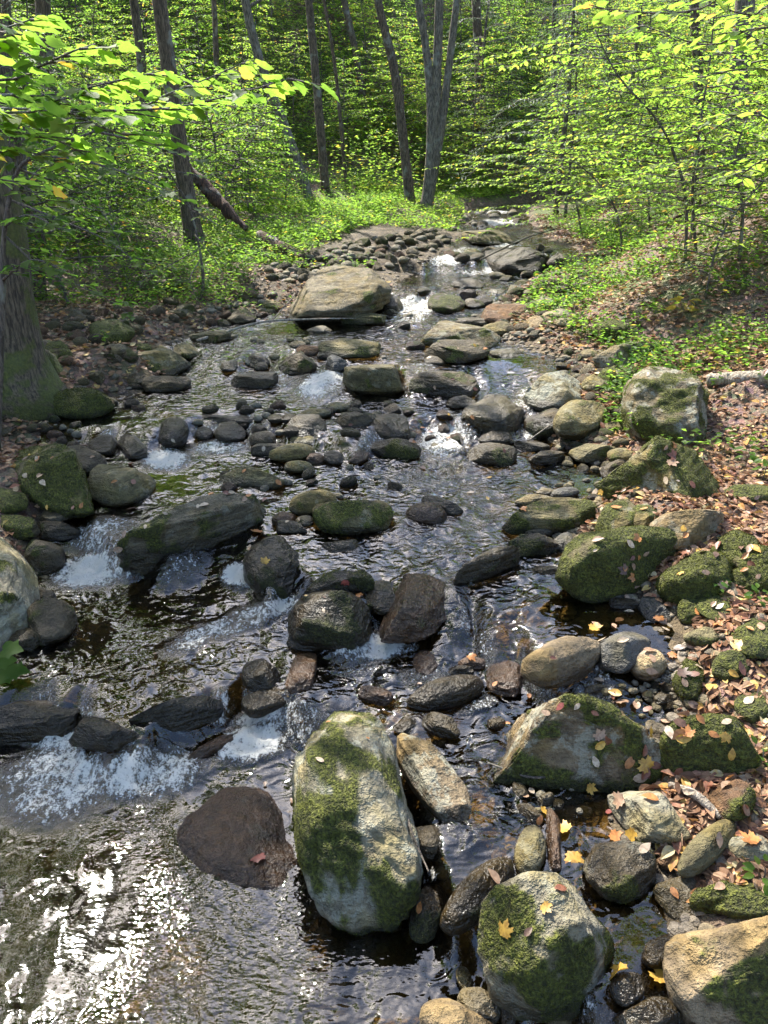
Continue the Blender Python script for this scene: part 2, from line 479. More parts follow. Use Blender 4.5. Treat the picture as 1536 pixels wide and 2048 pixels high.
# ------------------------------------------------------------------ ground sheet
sx = np.linspace(-1, 1, 300)
gx = 2.2 * np.sinh(sx * 4.15) + 0.6
sy = np.linspace(0, 1, 400)
gy = -7 + 9 * np.sinh(sy * 3.7) / 1.0 * 0.75
GX, GY = np.meshgrid(gx, gy, indexing='ij')
GZ = G(GX, GY)
din = np.minimum(GX - XL(GY), XR(GY) - GX)
bedm = smooth((din + 0.35 + 0.25 * fbm(xyz(GX, GY) * 1.7, 3, 9)) / 0.35)
bar = smooth((GY - 10.5) / 2) * smooth((26 - GY) / 3) * smooth((XL(GY) - GX + 0.5) / 0.4) * smooth((5.5 - (XL(GY) - GX)) / 1.5)
bedm = np.maximum(bedm, bar)
herb = smooth((GY - 6) / 6) * (1 - bedm) * 0.9
me = mesh_np('ground', xyz(GX, GY, GZ).reshape(-1, 3), grid_faces(*GX.shape), 4, {'bed': bedm.ravel(), 'herb': herb.ravel()})
put('ground', me, M_GROUND, kind='structure')

# ------------------------------------------------------------------ water sheet
FOAM = [  # photo ellipses: u, v, half width, half height, tilt in degrees, strength
    (190, 1140, 105, 40, -8, 1.0), (205, 1070, 85, 40, -10, 0.5), (480, 1152, 42, 30, 10, 0.95), (500, 1235, 120, 26, -20, 0.85), (380, 1280, 70, 24, -25, 0.5),
    (745, 1292, 100, 30, -4, 0.95), (850, 1360, 70, 26, 10, 0.45), (300, 1545, 115, 60, -10, 0.95), (110, 1570, 140, 90, -10, 0.62), (500, 1490, 85, 42, -12, 0.9), (520, 1435, 60, 25, -15, 0.8),
    (110, 1480, 70, 30, 0, 0.7), (330, 920, 55, 24, 0, 0.95), (440, 895, 70, 16, -5, 0.65), (890, 880, 60, 38, -10, 0.9), (1005, 865, 30, 20, 0, 0.7), (640, 770, 60, 30, -15, 0.8),
    (560, 760, 60, 20, 0, 0.45), (830, 612, 55, 24, 0, 0.9), (820, 640, 45, 15, 0, 0.5), (985, 532, 22, 18, 0, 0.95), (890, 522, 36, 14, 0, 0.8), (1092, 522, 7, 16, 0, 0.9), (960, 545, 40, 8, 0, 0.6),
    (1050, 800, 40, 28, -20, 0.5), (870, 945, 90, 30, -10, 0.28), (430, 860, 50, 14, 0, 0.6), (960, 1410, 50, 16, -20, 0.5), (850, 740, 40, 16, 0, 0.4), (700, 1330, 60, 20, 0, 0.35), (1000, 445, 60, 9, 0, 0.7), (955, 470, 50, 9, 0, 0.5), (1015, 492, 45, 9, -5, 0.6), (985, 425, 45, 6, 0, 0.7), (930, 500, 40, 8, 0, 0.5), (1060, 860, 25, 25, 0, 0.5),
    (340, 895, 20, 25, 0, 0.5), (760, 540, 40, 6, 0, 0.3)]
CALM = [(160, 850, 130, 55), (230, 1270, 180, 60), (640, 655, 150, 28), (1260, 1250, 110, 55), (330, 960, 70, 30), (830, 555, 80, 22), (1010, 720, 70, 30), (1190, 960, 80, 40), (80, 1400, 160, 45), (1280, 1900, 90, 120), (760, 1870, 150, 60), (1230, 1600, 120, 60)]
ns, nt_ = 380, 900
tt = np.linspace(0, 1, nt_)
wy = 0.6 * (37 / 0.6) ** tt
ss = np.linspace(0, 1, ns)
WY = np.repeat(wy[None, :], ns, 0)
xl, xr = XL(wy) - 0.7, XR(wy) + 0.7
WX = xl[None, :] + ss[:, None] * (xr - xl)[None, :]
xl0, xr0 = XL(WY), XR(WY)
WZ = W(np.clip(WX, xl0 - .3, xr0 + .3), WY)
uv = project(xyz(WX, WY, WZ))
def ell(u, v, a, b, ang, soft=0.55):
    c, s = math.cos(math.radians(ang)), math.sin(math.radians(ang))
    du, dv = uv[..., 0] - u, uv[..., 1] - v
    r = np.sqrt(((du * c + dv * s) / a) ** 2 + ((-du * s + dv * c) / b) ** 2)
    return smooth((1.25 - r) / soft)
PW = xyz(WX, WY)
foam_sheen = np.zeros_like(WX); calm = np.zeros_like(WX)
for f in FOAM: foam_sheen = np.maximum(foam_sheen, f[5] * ell(*f[:5], soft=0.8))
for f in CALM: calm = np.maximum(calm, ell(*f, 0, soft=0.9))
grad = np.abs(np.gradient(WZ, axis=1)) / (np.gradient(WY, axis=1) + 1e-6)
fall = smooth((grad - 0.22) / 0.5) * np.clip(0.55 + 0.8 * vnoise(xyz(WX * 5.0, WY * 2.2), 74), 0.05, 1)
foam_sheen = np.maximum(foam_sheen, 0.55 * fall * smooth((17 - WY) / 2))
foam_sheen = np.clip(foam_sheen * (0.86 + 0.5 * fbm(PW * np.array([5, 3, 1]), 3, 21)), 0, 1)
chop = np.clip((1 - 0.82 * calm) * (0.85 + 0.35 * fbm(PW * 0.9, 2, 31)) + foam_sheen * 0.5, 0.08, 1.6)
CHOP = [(850, 1000, 260, 120), (860, 900, 220, 60), (930, 1190, 170, 100), (1080, 1100, 100, 60), (760, 1330, 180, 60), (950, 1600, 120, 120)]
sky_sheen = np.zeros_like(WX)
for f in CHOP:
    chop = chop + 0.9 * ell(*f, 0, soft=0.8) * (1 - 0.6 * calm)
    sky_sheen = np.maximum(sky_sheen, ell(*f, 0, soft=0.9))
sky_sheen = np.maximum(sky_sheen, 0.9 * smooth((WY - 8) / 3)) * (1 - calm)
foam_sheen = np.maximum(foam_sheen, sky_sheen * np.clip(0.0 + 0.25 * fbm(PW * np.array([2.2, 0.9, 1]), 3, 22), 0, 0.2))   # pale flecks put into the colour mask as silvery sky reflection on the runs
chop = chop + 0.9 * smooth((WY - 8) / 4) * (1 - 0.8 * calm)
nearm = ell(350, 1850, 620, 330, 0, soft=0.9)
patch = 0.15 + 1.15 * smooth(0.5 + 1.5 * fbm(PW * np.array([1.5, 0.9, 1]) + 9, 3, 33))
chopm = chop * (1 - 0.55 * nearm) * (1 - nearm + nearm * patch) * (1 + 0.8 * smooth((WY - 6) / 6) * (1 - 0.7 * calm))          # fine ripples of the shader
chop = chop * (1 - 0.62 * nearm)           # waves of the mesh
near = np.clip(6 / np.maximum(WY, 2), 0.35, 1.5)
rip = 0.013 * vnoise(PW * np.array([3.6, 2.6, 1]) + 0.8 * fbm(PW * 2.0, 2, 40)[..., None], 41) + 0.0125 * vnoise(PW * np.array([8.5, 6.5, 1]) + 0.7 * fbm(PW * 4.0, 2, 50)[..., None], 42) + 0.0026 * vnoise(PW * 19.0, 43)
WZ = WZ + rip * chop * 0.85
WZ = WZ + foam_sheen * (0.030 * fbm(PW * 9, 3, 60) + 0.018 + 0.012 * vnoise(PW * 30, 61))
me = mesh_np('stream_water', xyz(WX, WY, WZ).reshape(-1, 3), grid_faces(ns, nt_), 4, {'foam_sheen': foam_sheen.ravel(), 'chop': chopm.ravel(), 'fine': (0.0020 * chopm + 0.0040 * nearm * patch * (1 - 0.7 * calm)).ravel()})
put('water', me, M_WATER, kind='structure')
# ------------------------------------------------------------------ rocks
_ico = {}
def ico(sub):
    if sub not in _ico:
        bm = bmesh.new(); bmesh.ops.create_icosphere(bm, subdivisions=sub, radius=1.0)
        bm.verts.ensure_lookup_table()
        V = np.array([v.co[:] for v in bm.verts]); F = np.array([[v.index for v in f.verts] for f in bm.faces])
        bm.free(); _ico[sub] = (V, F)
    return _ico[sub]

def rock_pts(kind, seed, sub):
    """a stone in the unit box; kinds: r rounded, e egg smooth, s slab, a angular"""
    V, F = ico(sub)
    p = V.copy()
    rng = np.random.default_rng(seed)
    pw = {'k': 0.68, 'r': 0.86, 'e': 0.97, 's': 0.62, 'a': 0.78}[kind]
    p = np.sign(p) * np.abs(p) ** pw
    npl, lo, hi, sft = {'k': (6, 0.78, 0.96, 0.93), 'r': (9, 0.68, 0.95, 0.86), 'e': (2, 0.85, 1.0, 0.6), 's': (9, 0.58, 0.92, 0.95), 'a': (14, 0.50, 0.86, 0.97)}[kind]
    for k in range(npl):
        n = rng.normal(size=3); n[2] = abs(n[2]) * 0.9 + (0.2 if kind != 's' else 0.0); n /= np.linalg.norm(n)
        d = rng.uniform(lo, hi) * np.percentile(p @ n, 99)
        s = p @ n - d
        p = p - np.maximum(s, 0)[:, None] * n * sft
    amp = {'k': 0.13, 'r': 0.13, 'e': 0.07, 's': 0.10, 'a': 0.09}[kind]
    q = V * 1.1 + rng.uniform(-40, 40, 3)
    p = p * (1 + amp * fbm(q * 1.3, 3, seed % 91))[:, None]
    p = p * (1 + 0.32 * amp * fbm(q * 4.5, 4, seed % 83, gain=0.6))[:, None]
    if kind in 'ask':
        ax = rng.normal(size=3) * 0.35 + np.array([0, 0, 1.0]); ax /= np.linalg.norm(ax)
        t = (p @ ax) * 5 + 1.2 * fbm(q * 1.2, 2, 7)
        led = np.abs((t % 1.0) - 0.5)
        p = p * (1 + 0.09 * (led - 0.25) * (1 if sub >= 4 else 0.5))[:, None]
    p -= (p.max(0) + p.min(0)) / 2
    p /= (p.max(0) - p.min(0)) / 2
    return p, F

RCOL = {'g': (0.135, 0.113, 0.072), 'p': (0.178, 0.162, 0.115), 'd': (0.068, 0.052, 0.027), 't': (0.178, 0.135, 0.082), 'b': (0.115, 0.066, 0.036),
        'o': (0.122, 0.104, 0.050), 'B': (0.10, 0.096, 0.086), 'w': (0.33, 0.27, 0.21)}
ROCKS = []
def nrm_of(P, F):
    n = np.zeros_like(P); a = np.cross(P[F[:, 1]] - P[F[:, 0]], P[F[:, 2]] - P[F[:, 0]])
    for k in range(3): np.add.at(n, F[:, k], a)
    return n / (np.linalg.norm(n, axis=1)[:, None] + 1e-12)
TUFTS = []
def add_rock(name, cat, u, v, a, b, ang, k, kind, ck, moss, lichen, wet, label, off=0.3, group=None, seed=None, size_boost=True):
    if v < 1300 and size_boost: a, b = a * 1.1, b * 1.12
    C = hit(u, v)
    C = C.copy()
    Sg = np.array([[math.cos(math.radians(ang)), -math.sin(math.radians(ang))], [math.sin(math.radians(ang)), math.cos(math.radians(ang))]])
    Sig = Sg @ np.diag([a * a, b * b]) @ Sg.T
    for it in range(4):
        zc = (C - CAM) @ _F
        aw = math.sqrt(Sig[0, 0]) * zc / FPX
        c = k * math.sqrt(aw * max(b, 0.6 * a) * zc / FPX)
        s0 = float(SURF(C[0], C[1]))
        d = ray(u, v)
        t = (s0 + off * c - CAM[2]) / d[2] if d[2] < -0.02 else (C[1] / d[1])
        C = CAM + t * d
    e = 1e-3
    J = np.stack([(project(C + e * np.eye(3)[i]) - project(C)) / e for i in range(3)], -1)   # 2x3
    pz = J[:, 2]
    c = min(c, 0.85 * math.sqrt(Sig[1, 1]) / abs(pz[1]))
    Pi = np.linalg.inv(J[:, :2])
    M2 = Pi @ (Sig - c * c * np.outer(pz, pz)) @ Pi.T
    ev, evec = np.linalg.eigh((M2 + M2.T) / 2)
    ev = np.sqrt(np.clip(ev, (0.5 * aw) ** 2 if ang == 0 else (0.35 * aw) ** 2, (1.5 * max(aw, a * zc / FPX)) ** 2))
    if evec[0, 1] < 0: evec[:, 1] *= -1
    yaw = math.atan2(evec[1, 1], evec[0, 1])
    size_px = math.sqrt(a * b)
    sub = 5 if size_px > 62 else (4 if size_px > 17 else 3)
    sd = seed if seed is not None else (u * 31 + v * 17) % 9973
    p, F = rock_pts(kind, sd, sub)
    P = p * np.array([ev[1], ev[0], c])
    mv = np.zeros(len(P))
    if moss > 0:
        nn = nrm_of(P, F)
        q = P + np.array([u * .37, v * .21, 3.0])
        yc, ys = math.cos(yaw), math.sin(yaw)
        front = -(nn[:, 0] * ys + nn[:, 1] * yc)                 # damp side away from the sun
        f = 0.5 + 0.42 * fbm(q * 5.0, 4, 13, gain=0.6) + 0.10 * front + 0.05 * nn[:, 2] + 0.62 * (moss - 0.55)
        mv = smooth((f - 0.40) / 0.24)
        P = P + nn * (mv * (0.006 + 0.010 * np.clip(fbm(q * 16, 2, 14) + .5, 0, 1)) * min(1.0, zc / 4 + .3))[:, None]
    me = mesh_np(name, P, F, 3, {'mossv': mv})
    o = put(name, me, M_ROCK, loc=C, label=label, cat=cat, group=group)
    o.rotation_euler = (0, 0, yaw)
    col = np.array(RCOL[ck]) * (0.85 + 0.3 * ((sd * 7919) % 100) / 100)
    o.color = (*col, 1)
    o['moss'] = float(moss); o['lichen'] = float(lichen); o['wet'] = float(wet)
    o['waterz'] = float(W(C[0], C[1])) if XL(C[1]) - 0.4 < C[0] < XR(C[1]) + 0.4 else float(SURF(C[0], C[1]) - 0.3)
    if moss >= 0.4 and size_px > 34 and v > 780: TUFTS.append((o, P, F, mv, sd))
    ROCKS.append((C[0], C[1], max(ev[1], ev[0]), ev[1], ev[0], yaw, C[2] + c))
    return o

# u v a b tilt height kind colour moss lichen wet | label          (photo pixels)
TABLE = """
702 1628 206 114 80 1.2 k p .45 .5 0 | tall pale boulder with a dark moss band, largest in the foreground water
862 1545 108 47 56 .7 r t .30 .5 0 | tan elongated rock leaning beside the tall pale boulder
1145 1475 182 102 0 1.1 a t .50 .5 0 | broad mossy boulder with tan top, right of the foreground channel
892 1387 80 33 -15 .5 e d 0 0 1 | smooth dark wet stone tilted above the tan elongated rock
882 1450 44 23 20 .6 r d 0 .1 .6 | small dark stone behind the top of the tan elongated rock
812 1451 24 17 -30 .6 r d 0 0 .7 | little dark wedge between tall pale boulder and tan elongated rock
993 1447 18 14 0 .7 r d 0 0 .7 | small dark knob at the left end of the broad mossy boulder
1415 1497 97 66 0 1.0 r d .8 0 0 | dark round boulder covered in blackish moss beside the leaf litter
1298 1630 84 54 18 .55 a p 0 .2 0 | clean pale grey flat-topped angular rock on the right bank
1238 1738 74 62 10 .7 r d .45 .35 .7 | dark wet rounded boulder below the pale flat-topped rock
1415 1695 76 32 -45 .7 e o .25 .2 0 | olive oblong stone leaning at the right bank edge
1502 1698 52 36 10 .5 a p 0 .3 0 | pale blocky stone at the right edge beside the olive oblong stone
1061 1700 52 32 98 .75 e o 0 .2 .1 | upright egg-shaped olive stone above the big round boulder
1109 1675 66 17 88 .7 s b 0 0 .3 | narrow brown plank-like stone beside the upright egg-shaped stone
1095 1597 17 14 0 .7 a g 0 0 0 | small square grey stone above the plank-like stone
1040 1580 19 13 50 .6 r g 0 0 .3 | small grey stone in the channel left of the square grey stone
1060 1625 30 13 40 .5 s d 0 0 .8 | thin dark stone under fallen leaves above the egg-shaped stone
858 1685 36 33 60 .75 r d 0 .1 .6 | dark round stone in the gap right of the tall pale boulder
958 1788 98 43 -48 .75 e d .12 0 1 | black wet oblong stone slanting beside the big round boulder
855 1822 62 32 -65 .7 r d .3 0 1 | dark wet stone between the tall pale boulder and the black oblong stone
1093 1895 137 138 0 1.1 r p .48 .35 0 | big round boulder with pale crown and dark mossy sides at the bottom
1330 1905 46 32 -20 .6 r d 0 0 1 | black wet stone in the trickle left of the brown boulder
1478 1950 158 132 10 1.0 a t .34 .15 0 | large brown boulder in the bottom right corner
1335 1720 21 18 0 .7 r b 0 0 .2 | small brown stone beside the dark wet rounded boulder
1365 1790 52 40 20 .4 s g 0 0 .8 | flat grey wet slab below the olive oblong stone
1255 1975 34 40 0 .7 r d 0 0 1 | wet dark stone touching the right side of the big round boulder
1300 2035 74 40 -5 .6 r d 0 .2 1 | glistening dark wet rock at the bottom edge left of the brown boulder
915 2045 78 52 10 .7 r t 0 0 .1 | smooth tan rock cut by the bottom edge of the picture
958 2012 48 34 30 .6 r g .1 0 .5 | grey-brown stone between smooth tan rock and big round boulder
1015 2018 40 19 85 .7 a d 0 0 .8 | pointed dark stone at the foot of the big round boulder
1122 2046 32 18 0 .6 e g 0 0 .3 | small grey stone at the bottom edge under the big round boulder
928 1957 27 15 70 .6 e o 0 0 .5 | small olive upright pebble left of the big round boulder
1460 1597 42 43 0 .7 r b .55 .1 0 | brown mossy stone behind the olive oblong stone on the right bank
1435 1797 52 26 -10 .6 r o .6 .2 0 | mossy flat stone on the bank above the brown corner boulder
488 1690 136 112 8 .34 r b .25 .2 .9 | brown half-drowned boulder left of the tall pale boulder
430 1497 62 18 -30 .5 r b 0 0 1 | sunken red-brown stone in the white water
355 1425 96 34 -12 .5 a d .1 0 1 | dark ledge with water pouring over both sides, lower left
55 1440 105 44 0 .5 s d .15 0 1 | black ledge at the left edge above the lower plunge pool
208 1468 70 30 6 .5 s d .2 0 1 | dark sill under the lower left waterfall
535 1400 52 26 -20 .5 s d 0 0 1 | dark slanting stone beside the narrow chute, lower centre
522 1350 38 34 0 .7 r d 0 0 1 | black rounded stone in the chute above the dark slanting stone
605 1342 46 27 -70 .5 r b 0 0 1 | reddish brown wet stone below the striped wet boulder
752 1388 34 17 15 .5 s b 0 0 .9 | small flat rusty stone above the tall pale boulder
658 1238 78 54 5 1.0 r d .32 .2 1 | glossy wet boulder with pale stripes in midstream
617 1285 40 17 0 .5 r d 0 0 1 | black stone tucked under the glossy striped boulder
558 1140 64 58 10 1.0 r d .38 .1 .9 | dark boulder with a yellow leaf, water sliding over its right side
400 1065 152 64 -18 .75 a g .34 .25 .35 | long humped mossy slab at the upper left cascade
627 1007 45 25 -8 .8 e o .15 .25 0 | smooth olive egg-shaped stone upstream of the humped slab
705 1032 74 36 0 .7 r o .42 .25 0 | low mossy boulder beside the olive egg-shaped stone
583 1056 30 11 0 .5 s d 0 0 .7 | thin dark stone under the brown stone near the humped slab
568 1037 23 14 -10 .6 r b 0 0 .5 | small brown stone at the left of the olive egg-shaped stone
610 1042 17 11 0 .6 e g 0 0 .4 | small grey pebble between olive egg-shaped stone and low mossy boulder
502 955 59 19 6 .5 s o .25 .25 0 | flat olive slab above the humped slab
584 906 43 17 -5 .7 e o 0 .15 0 | pale olive loaf-shaped stone in the midstream pile
597 934 26 12 0 .6 e o 0 .2 0 | small oval olive stone below the loaf-shaped stone
609 884 35 14 3 .6 e o 0 .2 0 | flat oval stone under the pitted black stone
616 857 40 26 -3 .8 r d 0 .15 .6 | pitted black round stone in the midstream pile
525 880 24 16 0 .75 e d 0 .1 .5 | dark egg stone at the left end of the midstream pile
540 898 36 12 -5 .45 s d 0 0 .7 | thin dark flat stone under the left egg of the pile
347 866 44 28 -75 .9 e d .12 .1 .9 | upright wet stone like a tooth at the upper left fall
304 873 34 21 90 .8 r d .2 0 1 | black stone left of the upright tooth-like stone
455 839 82 14 0 .4 s d 0 0 .9 | long thin black ledge right of the upright tooth-like stone
460 866 30 19 0 .7 r d .25 0 .9 | dark stone holding up the long thin ledge
408 866 17 13 0 .7 r d 0 0 1 | small black stone under the left end of the thin ledge
208 890 31 23 0 .7 r d 0 0 .7 | dark stone at the lip left of the upper left fall
163 920 46 27 10 .6 r d .1 0 .6 | dark low stone with leaves behind the big sloping mossy rock
265 893 36 19 30 .5 s d 0 0 1 | wet slab with water sheeting over it at the upper left fall
98 945 118 58 30 .65 a o .72 .1 0 | big sloping mossy rock at the left bank
245 968 61 40 -10 .65 r o .2 .25 .2 | grey-green rock beside the foot of the sloping mossy rock
110 1030 32 15 0 .4 s g 0 0 .1 | flat grey stone among leaves on the left bank
30 1055 44 19 8 .6 r d .8 0 0 | dark mossy stone at the left edge above the pale boulder
112 1062 46 17 0 .5 s d .15 0 .6 | black flat stone left of the left cascade
8 1180 112 64 86 .85 a p .4 .35 0 | pale lichen-spotted boulder cut by the left edge
88 1108 38 38 0 .7 r d .35 0 .5 | dark shaded stone between the pale left boulder and the cascade
100 1240 50 40 10 .65 r d .5 0 .5 | dark mossy stone at the foot of the pale left boulder
85 1190 26 13 0 .6 r d .3 0 .5 | small dark stone above the mossy stone by the pale left boulder
42 1278 38 20 0 .5 s d .2 0 .9 | wet dark stone under the pale left boulder
32 866 25 17 0 .7 e o .35 .2 0 | small round olive stone on the left bank by the roots
62 858 24 19 60 .7 r o .3 .2 0 | small olive stone beside the round one by the roots
15 1000 34 22 0 .6 r d .9 0 0 | moss-covered stone at the left edge below the sloping rock
702 842 34 16 5 .6 a d 0 .1 .5 | dark angular stone at the right end of the midstream pile
630 828 29 10 -5 .6 e o 0 .2 0 | flat olive stone behind the pitted black stone
676 815 22 10 0 .6 e o 0 .2 0 | small olive stone at the back of the midstream pile
670 916 22 12 0 .6 r d 0 0 .6 | dark stone in the water right of the loaf-shaped stone
718 910 22 15 -30 .6 a b 0 0 .6 | rough brown wedge right of the midstream pile
630 917 20 11 0 .6 r b 0 0 .6 | small rusty stone below the loaf-shaped stone
778 860 46 29 8 .75 r d .1 .1 .8 | dark humped stone at the head of the bright riffle
788 898 48 20 10 .6 r d .45 0 .6 | low mossy black stone in front of the dark humped stone
987 836 56 39 -8 .8 k g .2 .15 .8 | large grey wet boulder between two white chutes
992 877 34 14 3 .6 r d .35 0 .7 | flat mossy stone in front of the large grey wet boulder
984 910 46 18 4 .6 s d .3 .1 .7 | low dark stone in the current below the large grey boulder
923 803 29 13 0 .6 r d 0 0 .8 | dark stone just above the large grey wet boulder
859 850 21 18 0 .5 r o .3 0 1 | rounded stone awash in the riffle left of the grey boulder
852 1032 38 25 0 .8 e b 0 0 1 | shiny brown dome of a stone awash in midstream
884 1011 36 14 15 .5 s d 0 0 1 | dark flat stone behind the shiny brown dome
1095 845 47 36 -25 .75 r d .35 .1 .3 | dark rounded rock at the right side of the white chute
1160 838 54 36 -30 .75 r o .35 .3 0 | leaning olive rock left of the tall square boulder
1176 874 39 19 -3 .6 s o .4 .25 0 | flat mossy rock below the leaning olive rock
1328 820 82 78 -5 1.2 k g .46 .5 0 | tall squarish lichen-spotted boulder on the right bank
1347 932 108 68 -3 .95 a o .66 .5 0 | wide moss-patched boulder below the tall squarish boulder
1200 903 54 19 -3 .55 s o .4 .2 .1 | long flat mossy stone at the foot of the tall squarish boulder
1245 912 28 15 0 .6 e o .35 .2 0 | small rounded olive stone against the wide moss-patched boulder
1233 935 34 15 -10 .5 s d .2 0 .4 | dark thin stone at the water beside the wide moss-patched boulder
1064 893 32 9 0 .5 s d 0 0 .8 | thin black stone in the water near the white chute foot
1095 916 35 13 0 .5 s d 0 0 .7 | flat dark stone in the shallows left of the long flat mossy stone
1102 1036 91 30 1 .55 s o .5 .2 .1 | long flat-topped mossy stone like a bench at right
1066 1001 36 12 -3 .5 s g .1 .15 .1 | grey flat stone behind the bench-like stone
1092 986 19 9 0 .6 e g 0 0 0 | small grey cobble above the grey flat stone
1130 988 27 12 -8 .6 e B 0 .1 0 | blue-grey cobble at the shore behind the bench-like stone
1238 1035 55 32 -50 .65 r o .4 .35 0 | leaning olive stone right of the bench-like stone
1287 1033 33 19 -10 .55 s o .35 .3 0 | low olive stone right of the leaning olive stone
1376 1048 72 38 -12 .65 a t .06 .3 0 | bare tan-grey angular rock among leaves on the right bank
1240 1122 114 66 -18 1.0 r o .74 .1 0 | large moss-blanketed boulder at the right shore
1396 1162 76 50 0 1.05 r o .7 .05 0 | round mossy boulder with seedlings beside the moss-blanketed boulder
1470 1100 40 32 0 .7 r o .8 .1 0 | mossy stone behind the round mossy boulder on the right
1393 1222 30 20 0 .7 r o 1 0 0 | small moss-covered lump below the round mossy boulder
1065 1091 45 19 -8 .6 s d .3 0 .7 | dark low stone in front of the bench-like stone
1128 1083 21 17 0 .6 r B .1 0 .4 | bluish stone at the right end of the dark low stone
968 1130 66 27 -20 .6 s d .2 0 .9 | dark wet slab slanting into the middle current
1098 1141 37 10 0 .4 s d 0 0 .8 | thin dark stone awash left of the moss-blanketed boulder
1120 1322 80 46 -20 .72 r t .06 0 .15 | smooth tan and brown boulder above the broad mossy boulder
1243 1298 52 38 -10 .7 a B 0 0 .3 | blue-grey cleft stone at the right pool
1294 1330 39 33 0 .85 e w 0 0 0 | pale pinkish round stone at the right pool edge
1381 1358 42 28 88 .8 r o .95 0 0 | upright moss-covered stone on the right bank
1462 1331 36 27 0 .8 r o .95 0 0 | moss ball of a stone right of the upright mossy stone
1405 1276 36 18 8 .6 r o .7 0 .2 | dark mossy stone above the upright mossy stone
1234 1193 18 13 0 .75 e B 0 0 .2 | small round blue stone below the moss-blanketed boulder
1303 1212 36 20 35 .45 s B 0 0 .4 | dark blue-grey slab beside the muddy edge
1250 1206 30 10 0 .4 s d 0 0 .7 | thin dark slab under the small round blue stone
832 1210 80 52 -30 .5 a b .12 .1 1 | brown slab with a sheet of water running over it in midstream
762 1195 37 27 20 .6 r d .2 0 .9 | dark stone between the striped boulder and the brown slab
855 1325 30 32 0 .4 r b 0 0 1 | drowned brown stone below the brown slab
943 1327 30 15 0 .5 r b 0 0 .7 | brown stone with an orange leaf left of the tan and brown boulder
1010 1352 38 40 0 .4 r b 0 .1 .9 | mottled half-sunk stone at the left of the tan and brown boulder
920 1341 28 11 0 .5 r d 0 0 .9 | small black stone in front of the leaf-topped brown stone
1510 1122 46 27 0 .7 r o .85 0 0 | mossy stone at the right edge, upper of two
1512 1157 44 23 0 .7 r o .7 .2 0 | mossy stone at the right edge, lower of two
1150 1112 21 14 0 .6 r o .1 0 .1 | small olive stone at the left end of the moss-blanketed boulder
1078 1065 26 9 0 .5 e B 0 0 .6 | thin bluish stone under the bench-like stone
681 1096 36 15 -5 .45 s d .1 0 1 | wet flat stone awash above the brown water-covered slab
680 1160 60 28 0 .45 a d .4 0 1 | dark mossy ledge between the leaf boulder and the brown slab
944 523 28 26 0 .95 r o .6 .3 .1 | round mossy sunlit boulder at the upper fall
893 609 34 17 0 .7 r d .6 0 .4 | dark mossy stone at the foot of the upper rapid
950 608 20 11 0 .6 r d .3 0 .5 | small dark stone right of the mossy stone in the upper rapid
917 672 70 22 3 .65 s g .4 .4 0 | long grey slab, rear of the two stacked slabs in midstream
912 701 54 22 0 .7 s d .35 .1 .3 | dark block, front of the two stacked slabs in midstream
1069 659 51 31 -12 .75 a t .15 .25 0 | brown-grey wedge-shaped boulder on the right cobble bar
1120 782 62 41 -18 .75 a p .2 .6 0 | pale sloping boulder at the right edge of the stream
1243 710 52 25 -12 .7 a g .35 .3 0 | grey overhanging rock on the right bank below the ferns
894 768 60 24 3 .6 s d .35 .1 .4 | low dark slab with leaves in midstream
748 752 59 36 2 .85 a o .2 .25 .1 | peaked grey-green boulder in midstream
943 643 31 9 0 .5 s d 0 0 .5 | thin dark stone upstream of the stacked slabs
1088 606 23 12 0 .7 e p 0 .2 0 | pale rounded cobble on the right bar
1115 630 29 13 0 .6 r p .1 .2 0 | pale low stone behind the brown-grey wedge-shaped boulder
1218 662 32 26 0 .7 r o .6 .1 0 | mossy stone at the bank foot right of the cobble bar
997 658 30 13 0 .6 r o .1 .1 0 | olive stone left of the brown-grey wedge-shaped boulder
1129 645 18 9 0 .6 r g 0 0 0 | small grey stone at the right of the wedge-shaped boulder
783 611 21 18 0 .8 r d 0 0 .6 | black stone at the right end of the great grey rock
1045 520 72 28 5 .7 s d .3 0 .6 | dark wet ledge at the upper fall
1122 523 28 18 0 .7 r d .3 0 .5 | dark rock right of the thin waterfall thread
793 487 24 13 0 .7 r o .6 .1 0 | mossy stone on the far cobble bar
980 473 50 15 3 .6 s o .3 .2 .1 | far flat mossy ledge above the round mossy sunlit boulder
938 567 28 9 0 .5 s d 0 0 .6 | low dark stone in the pool below the upper fall
996 591 29 13 -10 .6 s o .2 .2 0 | grey-green slab on the tip of the right bar
1054 590 31 11 3 .6 s d .3 0 .2 | dark flat stone on the right bar
1015 625 47 18 -5 .6 s b .15 .2 0 | reddish flat slab on the right bar
988 798 27 8 0 .5 s d 0 0 .7 | thin dark stone behind the large grey wet boulder
1148 697 21 13 0 .7 e g 0 0 0 | grey cobble below the wedge-shaped boulder
1178 709 18 10 0 .7 e g .1 0 0 | small cobble next to the grey overhanging rock
1228 828 24 14 0 .7 r o .35 .2 0 | olive cobble left of the tall squarish boulder, upper of two
1226 856 24 13 0 .7 r o .3 .2 0 | olive cobble left of the tall squarish boulder, lower of two
1186 768 22 18 0 .7 r o .2 .2 0 | olive stone behind the pale sloping boulder
1250 797 22 16 0 .7 r o .3 .2 0 | olive stone wedged behind the tall squarish boulder
1235 755 42 21 -5 .6 r o .6 .1 0 | mossy low rock above the tall squarish boulder
1012 707 30 10 0 .35 r o .2 0 1 | drowned stone with ripples right of the dark block
870 722 20 9 0 .5 r d 0 0 .6 | small dark stone below the dark block
675 588 99 54 0 1.0 a g .28 .2 0 | great grey peaked rock standing at the left of the upper stream
727 636 42 12 0 .5 s o .3 .1 .3 | low olive stone at the foot of the great grey rock
580 601 21 16 0 .7 r p 0 .2 0 | pale stone at the left end of the great grey rock
